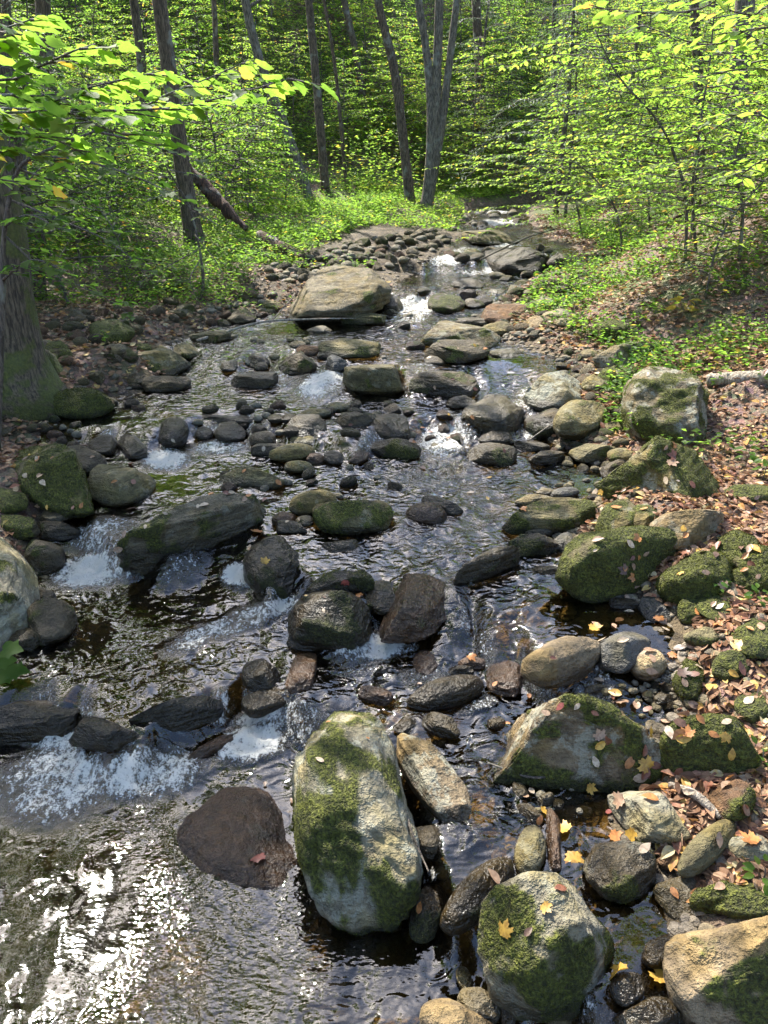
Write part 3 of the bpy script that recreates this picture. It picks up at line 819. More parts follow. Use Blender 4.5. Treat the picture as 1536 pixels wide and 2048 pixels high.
483 634 28 13 0 .6 r d .3 0 .2 | dark stone at the pool edge left of the great grey rock
699 697 56 16 0 .6 s o .35 .1 .1 | long flat mossy stone below the great grey rock
594 724 35 23 0 .85 a d .4 0 .3 | dark mossy pyramid stone in the left riffle
672 729 20 20 0 .8 r B 0 0 .7 | dark bluish stone right of the mossy pyramid stone
507 759 44 16 0 .55 s d .1 .1 .6 | low dark stone at the head of the left riffle
375 706 26 15 10 .7 r o .2 .2 0 | olive stone between the left pool and the riffle
284 728 82 32 -2 .6 s o .3 .25 0 | broad flat boulder at the left shore
150 720 54 25 20 .7 r p .25 .3 0 | pale sloping rock beside the big tree roots
183 767 75 21 3 .6 s b .2 .1 0 | long brown slab at the left shore below the broad flat boulder
160 806 62 28 -3 .75 r d .75 0 .2 | dark mossy boulder in the left pool
334 768 46 15 -5 .5 s d .15 .1 .3 | flat dark slab at the right end of the long brown slab
270 762 32 15 0 .6 r d .3 0 .2 | dark stone under the broad flat boulder
315 672 34 14 0 .6 r d .5 0 0 | mossy dark stone on the left shore behind the broad flat boulder
421 673 33 12 0 .5 s o .2 0 .3 | low olive stone in the back of the left pool
517 722 20 14 0 .75 r d 0 0 .6 | dark round stone in the left riffle
522 734 13 10 0 .7 e d 0 0 .6 | little dark pebble in front of the round riffle stone
458 733 16 10 0 .6 r d 0 0 .6 | small black stone at the left of the riffle
615 701 21 10 0 .6 r b 0 0 .1 | brown cobble behind the mossy pyramid stone
595 690 16 8 0 .6 e g 0 0 0 | grey cobble above the brown cobble by the pyramid stone
234 699 18 12 0 .7 r g .1 .1 0 | small grey stone at the back of the broad flat boulder
281 697 33 9 0 .5 s d .4 0 0 | thin mossy stone behind the broad flat boulder
743 492 29 15 -5 .7 r p .05 .2 0 | pale rounded boulder on the far cobble bar
340 650 24 12 0 .6 r d .4 0 0 | dark stone on the shaded left shore
225 665 40 20 0 .6 r d .8 0 0 | mossy mound of a stone on the shaded left bank
110 700 30 18 10 .6 r d .6 0 0 | mossy stone close beside the big tree roots
545 612 24 12 -5 .6 r o .3 .1 0 | olive stone on the shore left of the great grey rock
640 660 24 8 0 .4 r o .2 0 .8 | stone barely awash in front of the great grey rock
1390 1400 24 16 -15 .6 r g .3 0 0 | small grey stone below the upright mossy stone
1330 1395 22 14 -10 .6 r g 0 0 .2 | small grey stone in the gravel by the pale pinkish stone
1190 1380 26 10 -8 .5 s g .2 .2 .2 | flat stone behind the top of the broad mossy boulder
"""
BIG = 40
for ln in TABLE.strip().splitlines():
    a, lab = ln.split('|')
    f = a.split()
    u, v, aa, bb, ang, k = map(float, f[:6])
    nm = 'boulder' if max(aa, bb) >= BIG else 'stone'
    add_rock(nm, nm, int(u), int(v), aa, bb, ang, k, f[6], f[7], float(f[8]), float(f[9]), float(f[10]), lab.strip(),
             off=-0.4 if 'half-drowned' in lab else 0.05 if ('drowned' in lab or 'awash' in lab or 'sunken' in lab or 'half-' in lab) else 0.38)
# ------------------------------------------------------------------ leaves
def _fan(outline, z=None):
    n = len(outline)
    V = np.array([(0, 0.42, 0)] + [(x, y, 0) for x, y in outline], float)
    F = [(0, i + 1, (i + 1) % n + 1) for i in range(n)]
    return V, np.array(F)
def _curl(V, fold=0.35, droop=0.25, seed=None):
    V = V.copy()
    V[:, 2] += fold * np.abs(V[:, 0]) - droop * (V[:, 1] - 0.3) ** 2
    if seed is not None:
        V[:, 2] += 0.07 * vnoise(V * 2.6 + seed, seed)
    return V
L_QUAD = (np.array([(0, 0, 0), (0.30, 0.46, 0.10), (0, 1, -0.06), (-0.30, 0.46, 0.10)]), np.array([(0, 1, 2), (0, 2, 3)]))
_ov = [(0.0, 0.0), (0.17, 0.12), (0.28, 0.36), (0.25, 0.62), (0.12, 0.86), (0.0, 1.02)]
_ov = _ov + [(-x, y) for x, y in _ov[-2:0:-1]]
_ma = [(0, 0), (0.12, 0.02), (0.30, -0.04), (0.34, 0.10), (0.52, 0.18), (0.40, 0.32), (0.60, 0.52), (0.52, 0.58), (0.56, 0.74), (0.34, 0.64), (0.20, 0.62), (0.22, 0.80), (0.13, 0.82), (0.0, 1.06)]
_ma = _ma + [(-x, y) for x, y in _ma[-2:0:-1]]
_mb = [(0, 0), (0.20, -0.08), (0.42, 0.02), (0.50, 0.22), (0.46, 0.40), (0.58, 0.62), (0.40, 0.66), (0.30, 0.72), (0.20, 0.88), (0.0, 1.08)]   # broad shallow-lobed
_mb = _mb + [(-x, y) for x, y in _mb[-2:0:-1]]
OVAL = _fan(_ov); MAPLE = _fan(_ma); BROAD = _fan(_mb)
L_OVAL = (_curl(OVAL[0], 0.25, 0.2), OVAL[1])
L_NEEDLE = (np.array([(0, 0, 0), (0.10, 0.35, 0.0), (0, 1, -0.12), (-0.10, 0.35, 0.0)]), np.array([(0, 1, 2), (0, 2, 3)]))
L_DRY = [(_curl(OVAL[0], s, d, k), OVAL[1]) for k, (s, d) in enumerate([(0.5, 0.3), (-0.3, 0.5), (0.15, -0.4), (0.8, 0.2)], 1)]
L_DRYM = [(_curl(MAPLE[0], s, d, k), MAPLE[1]) for k, (s, d) in enumerate([(0.6, 0.6), (-0.4, 0.7), (0.3, -0.7)], 5)]

def nrmz(a): return a / (np.linalg.norm(a, axis=-1, keepdims=True) + 1e-9)

def leaves_mesh(name, tmpl, pos, d, nrm, size, tint):
    V, F = tmpl
    pos = np.asarray(pos, float); N = len(pos)
    d = nrmz(np.asarray(d, float)); nrm = np.asarray(nrm, float)
    x = nrmz(np.cross(d, nrm)); z = np.cross(x, d)
    B = np.stack([x, d, z], 1)                                  # N,3(axis),3
    P = np.einsum('vk,nkc->nvc', V, B) * np.asarray(size)[:, None, None] + pos[:, None, :]
    Fi = (F[None] + (np.arange(N) * len(V))[:, None, None]).reshape(-1)
    return mesh_np(name, P.reshape(-1, 3), Fi, 3, {'tint': np.repeat(tint, len(V))}, smooth_shade=False)

class Leafs:
    def __init__(self): self.p, self.d, self.n, self.s, self.t = [], [], [], [], []
    def add(self, p, d, n, s, t):
        self.p.append(p); self.d.append(d); self.n.append(n); self.s.append(s); self.t.append(t)
    def arr(self): return [np.array(q) for q in (self.p, self.d, self.n, self.s, self.t)]
    def mesh(self, name, tmpl): return leaves_mesh(name, tmpl, *self.arr())

def spray(L, pts, rng, twig=0.5, step=0.16, lstep=0.075, size=0.08, tint=(0.3, 0.7), tw=None, flat=0.3, start=0.25, droop=0.25):
    """flat alternate spray of leaves round a branch"""
    P = spline(pts, 24)
    seg = np.linalg.norm(np.diff(P, axis=0), axis=1); cum = np.concatenate([[0], np.cumsum(seg)])
    tot = cum[-1]
    s, side = tot * start, 1
    while s < tot:
        i = min(np.searchsorted(cum, s), len(P) - 1)
        p0 = P[i]; t = nrmz(P[min(i + 1, len(P) - 1)] - P[max(i - 1, 0)])
        h = nrmz(np.array([t[0], t[1], 0.15 * t[2]]) + 1e-6)
        a = side * rng.uniform(0.6, 1.15)
        d = np.array([h[0] * math.cos(a) - h[1] * math.sin(a), h[0] * math.sin(a) + h[1] * math.cos(a), rng.uniform(-0.15, 0.12)])
        ln = twig * rng.uniform(0.45, 1.0) * (1.15 - 0.75 * s / tot)
        m = max(2, int(ln / lstep))
        ls = 1
        for k in range(m + 1):
            f = (k + 0.6) / (m + 0.6)
            q = p0 + d * ln * f + np.array([0, 0, -droop * (ln * f) ** 2])
            b = ls * rng.uniform(0.5, 1.0) if k < m else rng.uniform(-.2, .2)
            ld = np.array([d[0] * math.cos(b) - d[1] * math.sin(b), d[0] * math.sin(b) + d[1] * math.cos(b), d[2] - 0.22 + rng.normal() * 0.15])
            n = np.array([rng.normal() * flat, rng.normal() * flat, 1.0])
            L.add(q, ld, n, size * rng.uniform(0.65, 1.15), rng.uniform(*tint) if rng.random() > 0.035 else rng.uniform(0.86, 0.98))
            ls = -ls
        if tw is not None:
            e = p0 + d * ln + np.array([0, 0, -droop * ln * ln])
            tw.append(tube([p0, (p0 + e) / 2 + [0, 0, droop * ln * ln * 0.25], e], [0.0045, 0.003, 0.0015], 4, cap=False))
        s += step * rng.uniform(0.7, 1.3); side = -side

def moss_tufts(o, P, F, mv, sd):
    rng = np.random.default_rng(sd)
    nn = nrm_of(P, F); zc = (np.array(o.location[:]) - CAM) @ _F
    fm = mv[F].mean(1); ar = np.linalg.norm(np.cross(P[F[:, 1]] - P[F[:, 0]], P[F[:, 2]] - P[F[:, 0]]), axis=1)
    w = fm ** 2 * ar
    n = int(min(9000, w.sum() * 26000 * min(1.0, (3.2 / zc) ** 2)))
    if n < 50: return
    f = rng.choice(len(F), n, p=w / w.sum()); b = rng.dirichlet((1, 1, 1), n)
    p = np.einsum('nk,nkc->nc', b, P[F[f]]); nr = np.einsum('nk,nkc->nc', b, nn[F[f]])
    d = nr + rng.normal(size=(n, 3)) * .55; side = rng.normal(size=(n, 3))
    t = np.clip(0.45 + 0.5 * fbm(p * 9, 2, 3) + rng.normal(size=n) * .2, 0, 1)
    sz = rng.uniform(.004, .010, n) * (zc / 3.2) ** .6
    put('moss', leaves_mesh('moss', L_TUFT, p - nr * .002, d, side, sz, t), M_MOSS, o, kind='stuff')
L_TUFT = (np.array([(-.2, 0, 0), (.2, 0, 0), (0, 1, 0.1)]), np.array([(0, 1, 2)]))
for _t in TUFTS: moss_tufts(*_t)

# sunlit targets: gaps are kept in the crowns so that the sun reaches these places (photo pixel, radius in px)
LIT = [(40, 2000, 150), (180, 1880, 90), (330, 1775, 130), (440, 1840, 80), (90, 1800, 60), (320, 1540, 80), (560, 1960, 60), (240, 2000, 60), (700, 1510, 130), (720, 1700, 110), (860, 1560, 80), (1150, 1450, 180), (1300, 1630, 150), (1100, 1860, 190), (1450, 1900, 170), (850, 1960, 130),
       (1120, 1320, 90), (1290, 1330, 60), (1440, 1270, 120), (1500, 1450, 90), (1440, 1050, 120), (1340, 930, 90), (1330, 790, 90), (1120, 770, 60), (1160, 840, 50), (1240, 1110, 90), (1470, 950, 80),
       (1400, 650, 150), (1250, 600, 120), (1060, 650, 70), (1110, 610, 60), (1500, 500, 120), (1200, 480, 90), (940, 520, 50), (860, 480, 90), (720, 490, 70), (650, 570, 50), (1090, 1020, 60), (10, 1130, 50),
       (700, 430, 120), (850, 420, 80), (920, 670, 50), (640, 1000, 50), (600, 900, 50)]
_e1 = nrmz(np.cross(SUN, [0, 0, 1.0])); _e2 = np.cross(SUN, _e1)
_LT = []
for u, v, r in LIT:
    p = hit(u, v); _LT.append((p @ _e1, p @ _e2, p @ SUN, r * (1.0 if u < 600 and v > 1250 else (1.8 if v > 1250 else 1.35)) * ((p - CAM) @ _F) / FPX))
for p, r in [((-1.5, 3.0, 3.2), 1.0), ((-0.9, 3.2, 3.3), 0.7), ((-2.2, 3.0, 3.4), 0.9), ((3.0, 4.2, 3.6), 1.6), ((3.5, 8.5, 3.2), 2.4), ((2.2, 9.5, 2.6), 1.5)]:
    p = np.array(p); _LT.append((p @ _e1, p @ _e2, p @ SUN, r))
_LT = np.array(_LT)
def lit_cull(P, rng, keep=0.1):
    """True where a crown point may stay"""
    a, b, c = P @ _e1, P @ _e2, P @ SUN
    wob = 1 + 0.35 * fbm(np.stack([a, b, a * 0], -1) * 1.6, 2, 77)
    k = np.ones(len(P), bool)
    for ta, tb, tc, tr in _LT:
        k &= ~(((a - ta) ** 2 + (b - tb) ** 2 < (tr * wob) ** 2) & (c > tc + 0.6))
    k |= rng.random(len(P)) < keep
    q = P - np.array([0.6, 4.5, 0.4])                     # the open lane of sky above the stream
    el = np.degrees(np.arctan2(q[:, 2], np.hypot(q[:, 0], q[:, 1]))); az = np.degrees(np.arctan2(q[:, 0], q[:, 1]))
    return k & ~((np.abs(az - 3) < 28 + 5 * fbm(P * .5, 2, 8)) & (el > 13) & (el < 75))

def tree_root(name, base, label, cat='tree', group=None):
    o = bpy.data.objects.new(name, None); COL.objects.link(o)
    o.empty_display_size = 0.2
    o.location = base; o['label'] = label; o['category'] = cat
    if group: o['group'] = group
    return o

def part(name, me, mat, root, kind=None):
    """mesh given in world coordinates becomes a child of root"""
    b = np.array(root.location[:])
    me.transform(Matrix.Translation(-Vector(b)))
    return put(name, me, mat, root, kind=kind)

def stem_points(px, H, base=None, sway=0.15, seed=0):
    """trunk polyline through photo pixels, foot first; goes on up to height H"""
    B = hit(*px[0]) if base is None else np.array(base)
    pts = [B - np.array([0, 0, 0.15])]
    for u, v in px[1:]:
        d = ray(u, v); t = (B[1] - 0) / d[1]
        pts.append(CAM + t * d)
    T = nrmz(pts[-1] - pts[-2]); 
    rng = np.random.default_rng(seed)
    while pts[-1][2] < H:
        T = nrmz(T + np.array([rng.normal() * sway * .3, rng.normal() * sway * .3, 0.35]))
        pts.append(pts[-1] + T * 2.0)
    return np.array(pts), B

def crown_cloud(c, R, n, rng, size=0.2, tint=(0.25, 0.6), clump=0.7):
    """leaf clumps through an ellipsoid, with gaps; sun gaps culled"""
    m = max(6, n // 60)
    ctr = rng.normal(size=(m, 3)); ctr = nrmz(ctr) * (rng.random((m, 1)) ** 0.45)
    ctr = ctr * R + c
    idx = rng.integers(0, m, n)
    P = ctr[idx] + rng.normal(size=(n, 3)) * np.array([clump, clump, clump * 0.35])
    k = lit_cull(P, rng)
    P = P[k]; n = len(P)
    d = rng.normal(size=(n, 3)); d[:, 2] *= 0.4
    nr = rng.normal(size=(n, 3)) * 0.45 + np.array([0, 0, 1.0])
    return P, d, nr, size * rng.uniform(0.6, 1.2, n), rng.uniform(*tint, n)

def big_tree(name, label, stems, r, H, mat, crown=None, seed=0, base=None, flare=1.5, group=None, branches=5, extra=None, sides=12):
    rng = np.random.default_rng(seed)
    tubes, tops = [], []
    root = None
    for i, (px, rr) in enumerate(stems):
        pts, B = stem_points(px, H, base, seed=seed + i)
        if root is None:
            root = tree_root(name, B, label, group=group)
            base = B if base is None else base
        P = spline(pts, 40)
        f = np.linspace(0, 1, 40)
        rad = rr * (1 - 0.55 * f) * (1 + (flare - 1) * np.exp(-(P[:, 2] - B[2]) / 0.35))
        m = mesh_np('trunk', *tube(P, rad, sides, 0.12, seed + i))
        part('trunk', m, mat, root)
        tops.append((P, rad))
    br = []
    for P, rad in tops:
        for k in range(branches):
            i = rng.integers(18, 39)
            a = rng.uniform(0, 6.28); ln = rng.uniform(1.2, 2.8)
            d = np.array([math.cos(a), math.sin(a), rng.uniform(0.2, 0.9)])
            q = [P[i], P[i] + d * ln * 0.5, P[i] + d * ln + np.array([0, 0, 0.3])]
            br.append(tube(spline(q, 8), np.linspace(rad[i] * 0.45, 0.012, 8), 6))
    for k, t in enumerate(br):
        part('branch', mesh_np('branch', *t), mat, root)
    if crown:
        c, R, n, tint = crown
        c = np.array(c) + tops[0][0][-1] if c is not None else tops[0][0][-1]
        P, d, nr, s, t = crown_cloud(c, np.array(R), n, rng, tint=tint)
        if len(P):
            part('foliage', leaves_mesh('foliage', L_QUAD, P, d, nr, s, t), M_LEAF, root, kind='stuff')
    return root, tops

# ---------------------------------------------------------------- trees of the picture
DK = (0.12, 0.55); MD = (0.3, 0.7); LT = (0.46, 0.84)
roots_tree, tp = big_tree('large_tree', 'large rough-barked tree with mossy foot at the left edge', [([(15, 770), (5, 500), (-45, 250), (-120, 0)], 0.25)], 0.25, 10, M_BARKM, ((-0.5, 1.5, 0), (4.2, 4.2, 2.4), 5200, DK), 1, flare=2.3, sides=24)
_B = np.array(roots_tree.location[:])
for k, (u1, v1, u2, v2, r0) in enumerate([(70, 790, 25, 850, 0.12), (100, 730, 130, 760, 0.10), (-30, 830, -60, 880, 0.13), (95, 700, 110, 690, 0.07)]):
    p1 = hit(u1, v1); p2 = hit(u2, v2)
    q = spline([_B + [0, 0, 0.30], (_B + p1) / 2 + [0, 0, 0.20], p1 + [0, 0, 0.06], p2 + [0, 0, -0.06]], 14)
    part('root', mesh_np('root', *tube(q, np.linspace(r0 * 1.6, r0 * 0.5, 14), 10, 0.2, k)), M_BARKM, roots_tree)
big_tree('broadleaf_tree', 'straight grey-brown trunk with the broken dead log leaning behind it', [([(392, 495), (372, 380), (345, 190), (318, 0)], 0.17)], .2, 12, M_BARK, ((-0.5, 0, 0), (3.8, 4.2, 2.4), 4200, DK), 2)
big_tree('broadleaf_tree', 'slender grey trunk leaning left, next right of the dead log', [([(622, 412), (600, 340), (562, 235), (522, 130), (490, 0)], 0.155)], .15, 13, M_BARKG, ((0, 0, 0), (3.2, 3.5, 2.2), 540, MD), 3, flare=1.2)
big_tree('broadleaf_tree', 'thin straight dark trunk in the middle of the left woods', [([(652, 385), (636, 200), (617, 0)], 0.135)], .13, 13, M_BARK, ((0, 0, 0), (3, 3, 2.2), 450, MD), 4, flare=1.2)
big_tree('young_tree', 'very thin pole tree right of the thin straight dark trunk', [([(694, 380), (672, 150), (648, 0)], 0.06)], .06, 11, M_BARK, ((0, 0, 0), (2, 2, 1.5), 180, MD), 5, flare=1.1, branches=2)
big_tree('broadleaf_tree', 'curving brown trunk just left of the clump of stems', [([(822, 412), (812, 330), (790, 150), (755, -5)], 0.155)], .2, 13, M_BARK, ((0, 0, 0), (3.2, 3.2, 2.2), 450, MD), 6, flare=1.2)
big_tree('multi_stem_tree', 'clump of three grey-brown stems on the mossy stream corner', [([(852, 418), (862, 260), (856, 130), (836, -5)], 0.14), ([(852, 418), (870, 255), (874, 140), (878, -5)], 0.16), ([(856, 418), (882, 262), (898, 130), (914, -5)], 0.13)], .2, 13, M_BARKG, ((0, 0, 0), (3.4, 3.4, 2.2), 720, MD), 7, flare=1.5)
big_tree('broadleaf_tree', 'thick pale trunk behind bright leaves at the upper right', [([(1470, 330), (1478, 150), (1490, 0)], 0.24)], .3, 13, M_BARKG, ((0, 0, 0), (3, 3, 2), 360, MD), 8)
big_tree('broadleaf_tree', 'dark slim trunk left of the thick pale trunk, upper right', [([(1398, 330), (1396, 150), (1388, 0)], 0.13)], .13, 13, M_BARK, ((0, 0, 0), (2.6, 2.6, 2), 270, MD), 9)
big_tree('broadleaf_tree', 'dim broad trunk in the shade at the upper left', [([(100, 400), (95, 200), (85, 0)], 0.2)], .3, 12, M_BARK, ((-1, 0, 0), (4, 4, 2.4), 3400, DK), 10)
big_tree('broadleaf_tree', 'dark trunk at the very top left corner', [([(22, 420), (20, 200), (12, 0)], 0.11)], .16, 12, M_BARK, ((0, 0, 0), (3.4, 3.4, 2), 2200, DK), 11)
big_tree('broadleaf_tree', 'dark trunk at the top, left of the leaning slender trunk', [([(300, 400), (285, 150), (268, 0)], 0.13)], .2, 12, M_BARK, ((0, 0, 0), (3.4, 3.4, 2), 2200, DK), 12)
big_tree('young_tree', 'dark pole tree against the hemlock at upper centre right', [([(1115, 370), (1112, 200), (1108, 40)], 0.09)], .09, 11, M_BARK, ((0, 0, 0), (2, 2, 1.5), 180, MD), 13, branches=2)
big_tree('broadleaf_tree', 'far trunk at the top just right of the stem clump', [([(962, 300), (958, 120), (952, 0)], 0.18)], .18, 17, M_BARK, ((0, 0, 0), (3, 3, 2), 270, MD), 14)
big_tree('broadleaf_tree', 'far leaning trunk between the pole tree and the curving trunk', [([(740, 260), (712, 110), (688, 0)], 0.13)], .13, 17, M_BARK, ((0, 0, 0), (3, 3, 2), 270, MD), 15)
big_tree('young_tree', 'thin far stem above the dead log at the top', [([(440, 330), (432, 100), (428, 0)], 0.09)], .09, 13, M_BARK, ((0, 0, 0), (2.2, 2.2, 1.6), 600, DK), 16, branches=2)
# crowns that stand beside the frame and shade the left water
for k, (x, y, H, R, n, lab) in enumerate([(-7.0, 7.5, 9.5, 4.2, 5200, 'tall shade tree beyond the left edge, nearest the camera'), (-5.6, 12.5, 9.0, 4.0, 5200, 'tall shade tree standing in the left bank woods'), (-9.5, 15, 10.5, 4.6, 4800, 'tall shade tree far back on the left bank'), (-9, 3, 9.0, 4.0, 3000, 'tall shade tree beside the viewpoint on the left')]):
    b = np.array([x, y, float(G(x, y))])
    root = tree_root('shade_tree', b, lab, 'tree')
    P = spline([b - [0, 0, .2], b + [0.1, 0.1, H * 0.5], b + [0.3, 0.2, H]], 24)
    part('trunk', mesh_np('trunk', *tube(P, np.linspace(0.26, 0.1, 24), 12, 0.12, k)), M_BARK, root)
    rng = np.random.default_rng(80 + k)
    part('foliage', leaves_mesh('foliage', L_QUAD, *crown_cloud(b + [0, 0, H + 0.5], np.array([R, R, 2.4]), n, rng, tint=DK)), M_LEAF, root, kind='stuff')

# ---------------------------------------------------------------- understory trees, prototypes copied
def understory(seed, H, R, nb, tint, size, twig=0.7, hem=False):
    rng = np.random.default_rng(seed)
    L = Leafs(); tubes = []
    P = spline([(0, 0, -0.1), (rng.normal() * .15, rng.normal() * .15, H * .5), (rng.normal() * .4, rng.normal() * .4, H)], 16)
    tubes.append(tube(P, np.linspace(0.035 * H / 4, 0.01, 16), 7))
    for k in range(nb):
        f = (k + rng.random()) / nb
        z = H * (0.12 + 0.86 * f)
        i = min(int(z / H * 15), 15)
        a = k * 2.4 + rng.normal() * 0.5
        ln = R * (1.05 - 0.75 * f) * rng.uniform(0.6, 1.1) if not hem else R * (1.08 - f) * rng.uniform(0.8, 1.1)
        d = np.array([math.cos(a), math.sin(a), 0])
        up = rng.uniform(0.05, 0.35) if not hem else 0.05
        b0 = np.array([P[i][0], P[i][1], z])
        q = [b0, b0 + d * ln * .55 + [0, 0, up * ln * .55], b0 + d * ln + [0, 0, (up * .5 - (0.35 if hem else .08)) * ln]]
        tubes.append(tube(spline(q, 5), np.linspace(0.016, 0.003, 5), 4, cap=False))
        if hem: spray(L, q, rng, twig * 0.8, 0.10, 0.07, size, tint, flat=0.12, start=0.08, droop=0.5)
        else: spray(L, q, rng, twig, 0.15, size * 0.75, size, tint, start=0.15, flat=0.4)
    L.t = [t_ + rng.normal() * 0.05 for t_ in L.t]
    return tubes_mesh('stem', tubes), L.mesh('foliage', L_NEEDLE if hem else L_QUAD), len(L.p)

PROTO = [understory(200 + k, *a) for k, a in enumerate([(5.0, 2.2, 44, LT, 0.13), (4.2, 2.0, 40, LT, 0.125), (6.0, 2.4, 50, MD, 0.135), (3.0, 1.7, 28, MD, 0.11), (2.2, 1.3, 22, LT, 0.10), (3.4, 1.8, 30, DK, 0.11), (7.0, 2.8, 56, (0.4, 0.86), 0.15)])]
HEMP = [understory(230 + k, *a, hem=True) for k, a in enumerate([(9.0, 3.0, 46, (0.2, 0.9), 0.16, 0.7), (4.5, 1.9, 26, (0.0, 0.5), 0.13, 0.6)])]
for st, fo, _n in PROTO + HEMP:
    st.materials.append(M_TWIG)
for st, fo, _n in PROTO: fo.materials.append(M_LEAF)
for st, fo, _n in HEMP: fo.materials.append(M_HEM)

def plant_tree(proto, x, y, s, rot, name, label, cat='tree', group=None):
    root = tree_root(name, (x, y, float(G(x, y))), label, cat, group)
    root.rotation_euler = (0, 0, rot); root.scale = (s, s, s)
    put('stem', proto[0], None, root); put('foliage', proto[1], None, root, kind='stuff')
    return root

rng = np.random.default_rng(5)
GRP = 'understory trees of the far green thicket'
placed = []
def region_tree(u, v, y, protos, smin, smax, name, label, cat='tree', group=None):
    """stand a tree on the ground at depth y under photo column u"""
    x = (u - 768) / FPX * (y * _F[1] - (1 - CAM[2]) * 0 + 0) * 1.06
    return plant_tree(protos[rng.integers(len(protos))], x, y, rng.uniform(smin, smax), rng.uniform(0, 6.28), name, label, cat, group)

TRUNKS = [(60, 'dim broad trunk'), (290, 'top dark trunk'), (365, 'trunk with the leaning log'), (550, 'leaning slender trunk'), (635, 'thin straight dark trunk'), (690, 'thin pole tree'), (795, 'curving brown trunk'), (868, 'clump of three stems'), (958, 'far trunk'), (1110, 'dark pole tree'), (1250, 'bright left sapling'), (1395, 'dark slim trunk'), (1478, 'thick pale trunk'), (1600, 'right edge of the picture'), (-100, 'left edge of the picture')]
# far wall of leaves
n_far = 0
for k in range(1500):
    y = rng.uniform(22, 41); u = rng.uniform(-150, 1700)
    x = (u - 768) / FPX * y * 1.0
    if XL(y) - 0.8 < x < XR(y) + 0.8: continue
    if 540 < u < 960 and y < 28.5: continue
    if any((x - a) ** 2 + (y - b) ** 2 < 1.2 ** 2 for a, b in placed): continue
    placed.append((x, y)); n_far += 1
    ip = [0, 1, 2, 6, 0, 6][rng.integers(6)]; pr = PROTO[ip]
    sz = rng.uniform(0.5, 0.8)
    lx, ln = min(TRUNKS, key=lambda q: abs(q[0] - u))
    rel = 'behind' if abs(lx - u) < 22 else ('just right of' if u > lx else 'just left of')
    plant_tree(pr, x, y, sz, rng.uniform(0, 6.28), 'understory_tree', f"{'tall' if ip == 6 else ('low' if ip == 1 else 'leafy')} {'mid-green' if ip == 2 else 'yellow-green'} tree in the {'far' if y > 34 else 'middle'} woods {rel} the {ln}", group='understory trees of the far green thicket')
    if n_far >= 230: break
# left bank shade shrubs
for k in range(260):
    y = rng.uniform(10.5, 24); u = rng.uniform(-100, 600)
    x = (u - 768) / FPX * y
    if 300 < u < 540 and y < 17.5: continue
    if x > XL(y) - 1.6 - 2.6 * float(smooth((y - 11) / 3)) : continue
    if any((x - a) ** 2 + (y - b) ** 2 < 0.8 ** 2 for a, b in placed): continue
    placed.append((x, y))
    ip = [5, 3, 3, 4][rng.integers(4)]
    lx, ln = min(TRUNKS[:4] + TRUNKS[-1:], key=lambda q: abs(q[0] - u))
    rel = ('behind' if y > 16 else 'in front of') if abs(lx - u) < 30 else (('right of' if u > lx else 'left of') + (' and behind' if y > 17 else ''))
    plant_tree(PROTO[ip], x, y, rng.uniform(0.7, 1.1), rng.uniform(0, 6.28), 'understory_shrub', f"{ {5: 'dark', 3: 'mid-green', 4: 'low paler'}[ip]} shrub in left shade {rel} the {ln}", 'shrub', 'shaded shrubs on the left bank')
# right hillside shrubs
for k in range(120):
    y = rng.uniform(9, 26); u = rng.uniform(1080, 1750)
    x = (u - 768) / FPX * y
    if x < XR(y) + 1.3 + 0.05 * y: continue
    if y < 14 and u < 1300: continue
    if any((x - a) ** 2 + (y - b) ** 2 < 1.6 ** 2 for a, b in placed): continue
    placed.append((x, y))
    plant_tree(PROTO[[4, 3, 0, 1, 4][rng.integers(5)]], x, y, rng.uniform(0.6, 0.95), rng.uniform(0, 6.28), 'understory_shrub', f"bright leafy {'low shrub' if y < 15 else 'sapling'} on the right hillside near the {min(TRUNKS[9:14], key=lambda q: abs(q[0] - u))[1]}", 'shrub', 'saplings on the right hillside')
plant_tree(HEMP[0], 4.9, 23.5, 1.05, 0.3, 'hemlock_tree', 'soft grey-green hemlock with drooping feathery boughs above the stream bend')
plant_tree(HEMP[0], 7.6, 27.0, 1.1, 2.0, 'hemlock_tree', 'second feathery hemlock on the slope right of the stream bend')
plant_tree(HEMP[1], -6.3, 16.5, 1.0, 1.0, 'hemlock_tree', 'small dark hemlock bush left of the grey-brown trunk', 'tree')
plant_tree(HEMP[0], 3.4, 30.0, 0.9, 4.0, 'hemlock_tree', 'distant pale hemlock straight behind the stream bend')
plant_tree(HEMP[0], -13, 21.0, 1.0, 2.2, 'hemlock_tree', 'dark hemlock in the top left corner of the woods')
# ------------------------------------------------------------------ near saplings with single leaves
def at(u, v, y):
    d = ray(u, v); return CAM + d * (y / d[1])

def leaf_templates(base, n, seed, fold=(0.1, 0.4), droop=(0.05, 0.4)):
    rng = np.random.default_rng(seed); out = []
    for k in range(n):
        me = mesh_np('leaf', _curl(base[0], rng.uniform(*fold), rng.uniform(*droop), seed + k), base[1].ravel(), 3)
        me.materials.append(M_LEAFO); out.append(me)
    return out
T_BROAD = leaf_templates(BROAD, 5, 300, (0.0, 0.18), (0.0, 0.25)); T_OVAL = leaf_templates(OVAL, 4, 320, (0.1, 0.3), (0.05, 0.3)); T_MAPLE = leaf_templates(BROAD, 4, 340, (0.0, 0.2), (0.0, 0.3))

